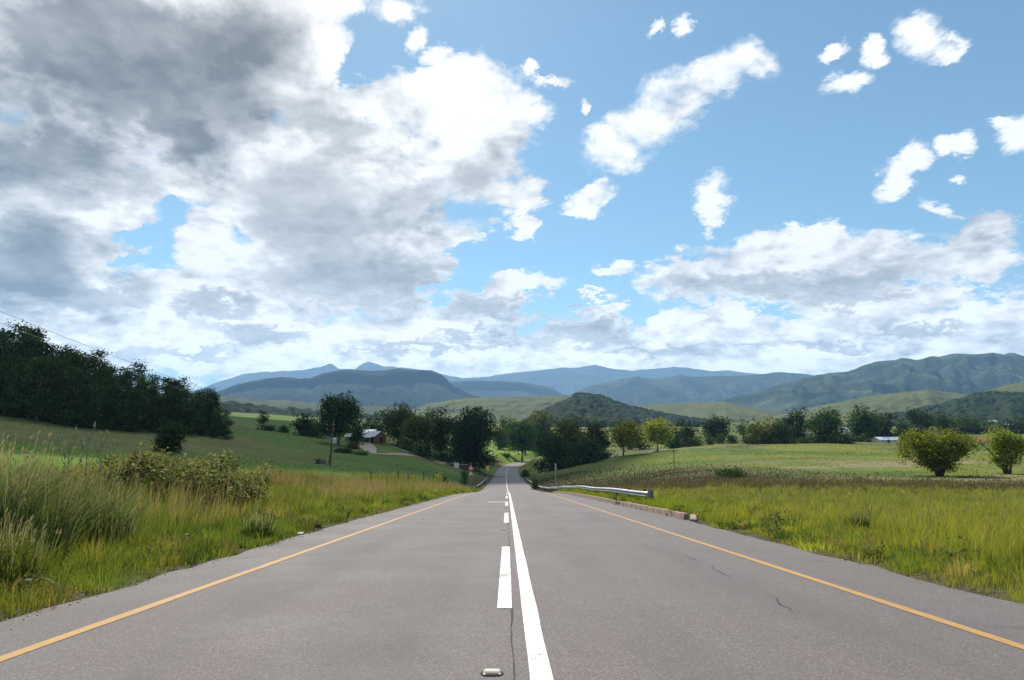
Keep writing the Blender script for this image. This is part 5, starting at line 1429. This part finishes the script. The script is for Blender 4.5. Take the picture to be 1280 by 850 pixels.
# ------------------------------------------------------------------ sky
def sky():
    w = bpy.data.worlds.new('World'); scene.world = w; w.use_nodes = True
    nt = w.node_tree; nt.nodes.clear(); g = G(nt)
    STR = .1
    co = g.n('ShaderNodeTexCoord').outputs['Generated']
    d = g.vec('NORMALIZE', co)
    sky = g.n('ShaderNodeTexSky', sky_type='NISHITA'); sky.sun_disc = False; sky.sun_elevation = SUN_EL; sky.sun_rotation = SUN_AZ
    sky.altitude = 1300; sky.air_density = 1.0; sky.dust_density = .6; sky.ozone_density = 1.4
    sp = g.n('ShaderNodeSeparateXYZ'); nt.links.new(d, sp.inputs[0]); x, y, z = sp.outputs
    zz = g.math('ADD', g.math('MAXIMUM', z, 0), .45)
    cv = g.n('ShaderNodeCombineXYZ')
    nt.links.new(g.math('DIVIDE', x, zz), cv.inputs[0]); nt.links.new(g.math('DIVIDE', y, zz), cv.inputs[1]); nt.links.new(g.math('DIVIDE', g.math('MULTIPLY', z, 1.6), zz), cv.inputs[2])
    q = cv.outputs[0]
    nbig = g.noise(q, 1.7, 3, .5)
    nmid = g.noise(q, 5.2, 6, .60, 0, .15)
    up = g.vec('ADD', q, (S.x * .03, S.y * .02, .055))
    nup = g.noise(up, 5.2, 5, .60, 0, .15)
    nfin = g.noise(q, 17, 6, .68)
    def billow(vec_):
        tot = None
        for sc_, am in ((6.5, .50), (14.0, .30), (30.0, .20)):
            b_ = g.math('MULTIPLY', g.math('ABSOLUTE', g.math('SUBTRACT', g.noise(vec_, sc_, 0, .5), .5)), 3.2 * am)
            tot = b_ if tot is None else g.math('ADD', tot, b_)
        return tot
    bl = billow(q); blu = billow(g.vec('ADD', q, (S.x * .015, S.y * .01, .032)))
    yy = g.math('MAXIMUM', y, .18)
    cb = g.n('ShaderNodeCombineXYZ'); nt.links.new(g.math('DIVIDE', x, yy), cb.inputs[0]); nt.links.new(g.math('DIVIDE', z, yy), cb.inputs[1])
    wv = g.noise(q, 8.0, 6, .70, 1)
    wsc = g.n('ShaderNodeVectorMath', operation='SCALE'); nt.links.new(g.vec('SUBTRACT', wv, (.5, .5, .5)), wsc.inputs[0]); wsc.inputs['Scale'].default_value = .13
    st = g.vec('ADD', cb.outputs[0], wsc.outputs[0])
    turned = {0: st}
    def rot_st(a):
        a = min((-40, -20, -8, 0, 12, 22, 38), key=lambda q_: abs(q_ - a))
        if a not in turned:
            c_, s_ = math.cos(R(a)), math.sin(R(a))
            cbn = g.n('ShaderNodeCombineXYZ')
            turned[a] = cbn.outputs[0]
            nt.links.new(g.vec('DOT_PRODUCT', st, (c_, s_, 0), 1), cbn.inputs[0]); nt.links.new(g.vec('DOT_PRODUCT', st, (-s_, c_, 0), 1), cbn.inputs[1])
        return turned[a], a
    def field(blobs, sm=.12):
        for (u, v, ru, rv, rot) in blobs: rot_st(rot)
        cur = None
        for (u, v, ru, rv, rot) in blobs:
            src, a = rot_st(rot)
            k = F * float(diry(v)); lx, ly = float(sx(u, v)), float(tanv(v))
            c_, s_ = math.cos(R(a)), math.sin(R(a)); px_, py_ = c_ * lx + s_ * ly, -s_ * lx + c_ * ly
            nd = g.n('ShaderNodeVectorMath', operation='MULTIPLY_ADD')
            nt.links.new(src, nd.inputs[0]); nd.inputs[1].default_value = (k / ru, k / rv, 0); nd.inputs[2].default_value = (-px_ * k / ru, -py_ * k / rv, 0)
            ln = g.vec('LENGTH', nd.outputs[0], out=1)
            cur = ln if cur is None else g.math('SMOOTH_MIN', cur, ln, sm)
        return cur
    cl = [(140, 80, 330, 150, 0), (60, 240, 210, 150, 0), (330, 30, 135, 100, 0), (20, 345, 150, 90, 0), (280, 200, 130, 85, 0), (250, 130, 190, 90, 0),
          (440, 235, 175, 125, 12), (560, 130, 125, 62, -8), (605, 185, 85, 80, 0), (500, 310, 130, 80, 0), (652, 243, 44, 32, 0), (664, 285, 28, 16, 0), (400, 140, 95, 70, 38),
          (420, 330, 170, 80, 0), (300, 375, 200, 55, 0), (130, 388, 190, 52, 0), (630, 362, 120, 32, 12), (690, 342, 60, 28, 12), (745, 334, 46, 16, 0), (400, 425, 420, 42, 0), (760, 428, 330, 34, 0), (1080, 420, 330, 42, 0), (1290, 395, 120, 42, 0), (0, 440, 300, 60, 0),
          (950, 350, 155, 42, 6), (1085, 338, 115, 44, 12), (1205, 315, 100, 36, 22), (985, 308, 85, 26, 12), (1240, 282, 48, 28, 0), (875, 345, 75, 36, 0), (1100, 372, 150, 22, 0),
          (640, 452, 1000, 40, 0), (560, 395, 160, 22, 0), (720, 388, 60, 10, 0), (880, 400, 150, 20, 0), (250, 300, 50, 60, 0), (110, 300, 40, 40, 0)]
    wisps = [(772, 185, 66, 40, 22), (800, 158, 62, 42, 38), (838, 122, 66, 44, 38), (890, 92, 62, 40, 22), (930, 82, 46, 36, 0), (893, 250, 22, 48, -8), (888, 288, 14, 18, 0), (742, 240, 30, 18, 22), (725, 252, 22, 12, 0), (1064, 103, 36, 18, 12), (1155, 48, 38, 30, 22),
          (1098, 70, 18, 13, 0), (1186, 60, 30, 10, 38), (1120, 222, 44, 18, 38), (1145, 200, 26, 18, 38), (1200, 180, 26, 14, 22), (1270, 168, 32, 26, 0), (1245, 155, 12, 10, 0),
          (850, 26, 14, 20, 0), (817, 30, 9, 16, -40), (492, 8, 34, 26, 0), (512, 50, 16, 18, 0), (540, 70, 20, 14, 0), (1190, 264, 46, 12, -20), (748, 373, 18, 5, 0), (665, 90, 10, 12, 0), (728, 128, 9, 12, 0), (1195, 225, 20, 9, 12), (1040, 70, 30, 9, 22), (690, 105, 26, 10, 12)]
    holes = [(214, 262, 13, 24, 22), (172, 296, 36, 11, 12), (150, 326, 26, 8, 0), (590, 335, 62, 22, 45), (700, 310, 50, 60, 0), (700, 375, 45, 18, 0), (800, 395, 20, 14, 0), (520, 40, 60, 40, 0), (455, 80, 50, 20, 50)]
    gray = [(110, 60, 235, 125, -8), (70, 165, 205, 90, 0), (260, 60, 120, 75, 0), (225, 180, 65, 42, 0), (15, 325, 100, 74, 0)]
    soft = [(385, 280, 105, 115, 12), (555, 240, 100, 42, 22), (480, 350, 150, 50, 0), (330, 140, 60, 40, 0), (410, 170, 60, 30, 0), (950, 370, 175, 30, 0), (1085, 360, 110, 30, 12), (640, 385, 120, 18, 0), (120, 375, 95, 26, 0),
            (740, 418, 70, 20, 0), (330, 420, 70, 14, 0), (270, 385, 60, 16, 0), (600, 425, 70, 9, 0), (1000, 432, 110, 8, 0), (400, 398, 45, 11, 0), (200, 442, 90, 9, 0), (1150, 412, 80, 8, 0), (820, 440, 90, 7, 0), (500, 440, 80, 7, 0)]
    r = field(cl, .09); rw = field(wisps, .1); rh = field(holes, .05); rg_ = field(gray, .3); rs_ = field(soft, .2)
    # density: 1-r inside blobs, less in the holes, ragged by the noise
    base = g.math('MULTIPLY', g.math('SUBTRACT', 1.0, r), 1.7)
    base = g.math('MINIMUM', base, 1.15)
    hole = g.math('MAXIMUM', g.math('SUBTRACT', 1.35, rh), 0)
    base = g.math('SUBTRACT', base, g.math('MULTIPLY', hole, 1.15))
    wb = g.math('MINIMUM', g.math('MULTIPLY', g.math('SUBTRACT', 1.0, rw), 1.45), .8)
    # open sky with scattered cloud behind and above the view
    outside = g.math('MAXIMUM', g.ramp(y, .12, .30, 1, 0), g.ramp(z, .66, .8))
    amb = g.math('MULTIPLY', g.math('SUBTRACT', nbig, .5), 2.2)
    base = g.math('ADD', g.math('MULTIPLY', base, g.math('SUBTRACT', 1, outside)), g.math('MULTIPLY', amb, outside))
    D = g.math('ADD', base, g.math('MULTIPLY', g.math('SUBTRACT', nmid, .54), 2.3))
    D = g.math('ADD', D, g.math('ADD', g.math('MULTIPLY', g.math('SUBTRACT', nfin, .5), .8), g.math('MULTIPLY', g.math('SUBTRACT', bl, .38), .75)))
    alpha = g.ramp(D, -.10, .42)
    Dw = g.math('ADD', wb, g.math('ADD', g.math('MULTIPLY', g.math('SUBTRACT', nmid, .53), 2.0), g.math('ADD', g.math('MULTIPLY', g.math('SUBTRACT', nfin, .5), 1.3), g.math('MULTIPLY', g.math('SUBTRACT', bl, .38), .7))))
    alpha = g.math('MAXIMUM', alpha, g.math('MULTIPLY', g.ramp(Dw, -.22, .72), g.math('SUBTRACT', 1, outside)))
    # light: rims bright, deep parts grey, puffs from the change of density towards the sun
    nz_ = g.math('MULTIPLY', g.math('SUBTRACT', nmid, .5), .55)
    gA = g.math('MULTIPLY', g.ramp(g.math('ADD', g.math('SUBTRACT', 1.14, rg_), g.math('MULTIPLY', nz_, .7)), -.12, .6), .70)
    gB = g.math('MULTIPLY', g.ramp(g.math('ADD', g.math('SUBTRACT', 1.10, rs_), nz_), -.12, .6), .46)
    gv = g.math('MULTIPLY', g.math('ADD', gA, g.math('MULTIPLY', gB, g.math('SUBTRACT', 1, gA))), g.ramp(D, .05, .9))
    rel = g.math('ADD', g.math('MULTIPLY', g.math('SUBTRACT', nmid, nup), 2.6), g.math('ADD', g.math('MULTIPLY', g.math('SUBTRACT', nfin, .5), .25), g.math('MULTIPLY', g.math('SUBTRACT', bl, blu), .45)))
    rel = g.math('MULTIPLY', g.math('ADD', rel, g.ramp(nbig, .38, .62, -.12, .03)), g.ramp(gv, 0, .5, 1, .32))
    lum = g.math('ADD', g.math('SUBTRACT', 1.0, gv), rel)
    lum = g.math('ADD', lum, g.ramp(D, -.2, .2, .26, 0))
    lum = g.math('MINIMUM', g.math('MAXIMUM', lum, .22), 1.08)
    lum = g.math('MULTIPLY', lum, g.ramp(z, .0, .24, 1.62, 1.0))
    tint = g.mix(g.ramp(lum, .2, 1.0), (.95, .975, .985), (1.0, .995, .985))
    lumk = g.math('MULTIPLY', lum, CLOUD / STR)
    v3 = g.n('ShaderNodeVectorMath', operation='SCALE'); nt.links.new(tint, v3.inputs[0]); nt.links.new(lumk, v3.inputs['Scale'])
    skc = g.mix(1, sky.outputs[0], SKYTINT, 'MULTIPLY')
    # thin milky veil low over the mountains
    veil = g.math('MULTIPLY', g.ramp(z, .0, .22, .55, 0), 1)
    skc = g.mix(veil, skc, (4.3, 4.7, 5.0))
    fin = g.mix(alpha, skc, v3.outputs[0])
    bg = g.n('ShaderNodeBackground'); nt.links.new(fin, bg.inputs[0]); bg.inputs[1].default_value = STR
    out = g.n('ShaderNodeOutputWorld'); nt.links.new(bg.outputs[0], out.inputs[0])
    w.cycles.sampling_method = 'MANUAL'; w.cycles.sample_map_resolution = 512
CLOUD = .63
SKYTINT = (.76, .90, .80)
sky()

# ------------------------------------------------------------------ render settings
DENOISE = True
vs = scene.view_settings
scene.display_settings.display_device = 'sRGB'
vs.view_transform = 'Standard'; vs.look = 'None'; vs.exposure = .74; vs.gamma = 1; vs.use_curve_mapping = False
cy = scene.cycles
cy.max_bounces = 5; cy.diffuse_bounces = 2; cy.glossy_bounces = 2; cy.transmission_bounces = 3; cy.transparent_max_bounces = 8; cy.volume_bounces = 0
cy.use_denoising = DENOISE; cy.denoising_prefilter = 'ACCURATE'; cy.denoising_input_passes = 'RGB_ALBEDO_NORMAL'; cy.caustics_reflective = False; cy.caustics_refractive = False
cy.sample_clamp_indirect = 6
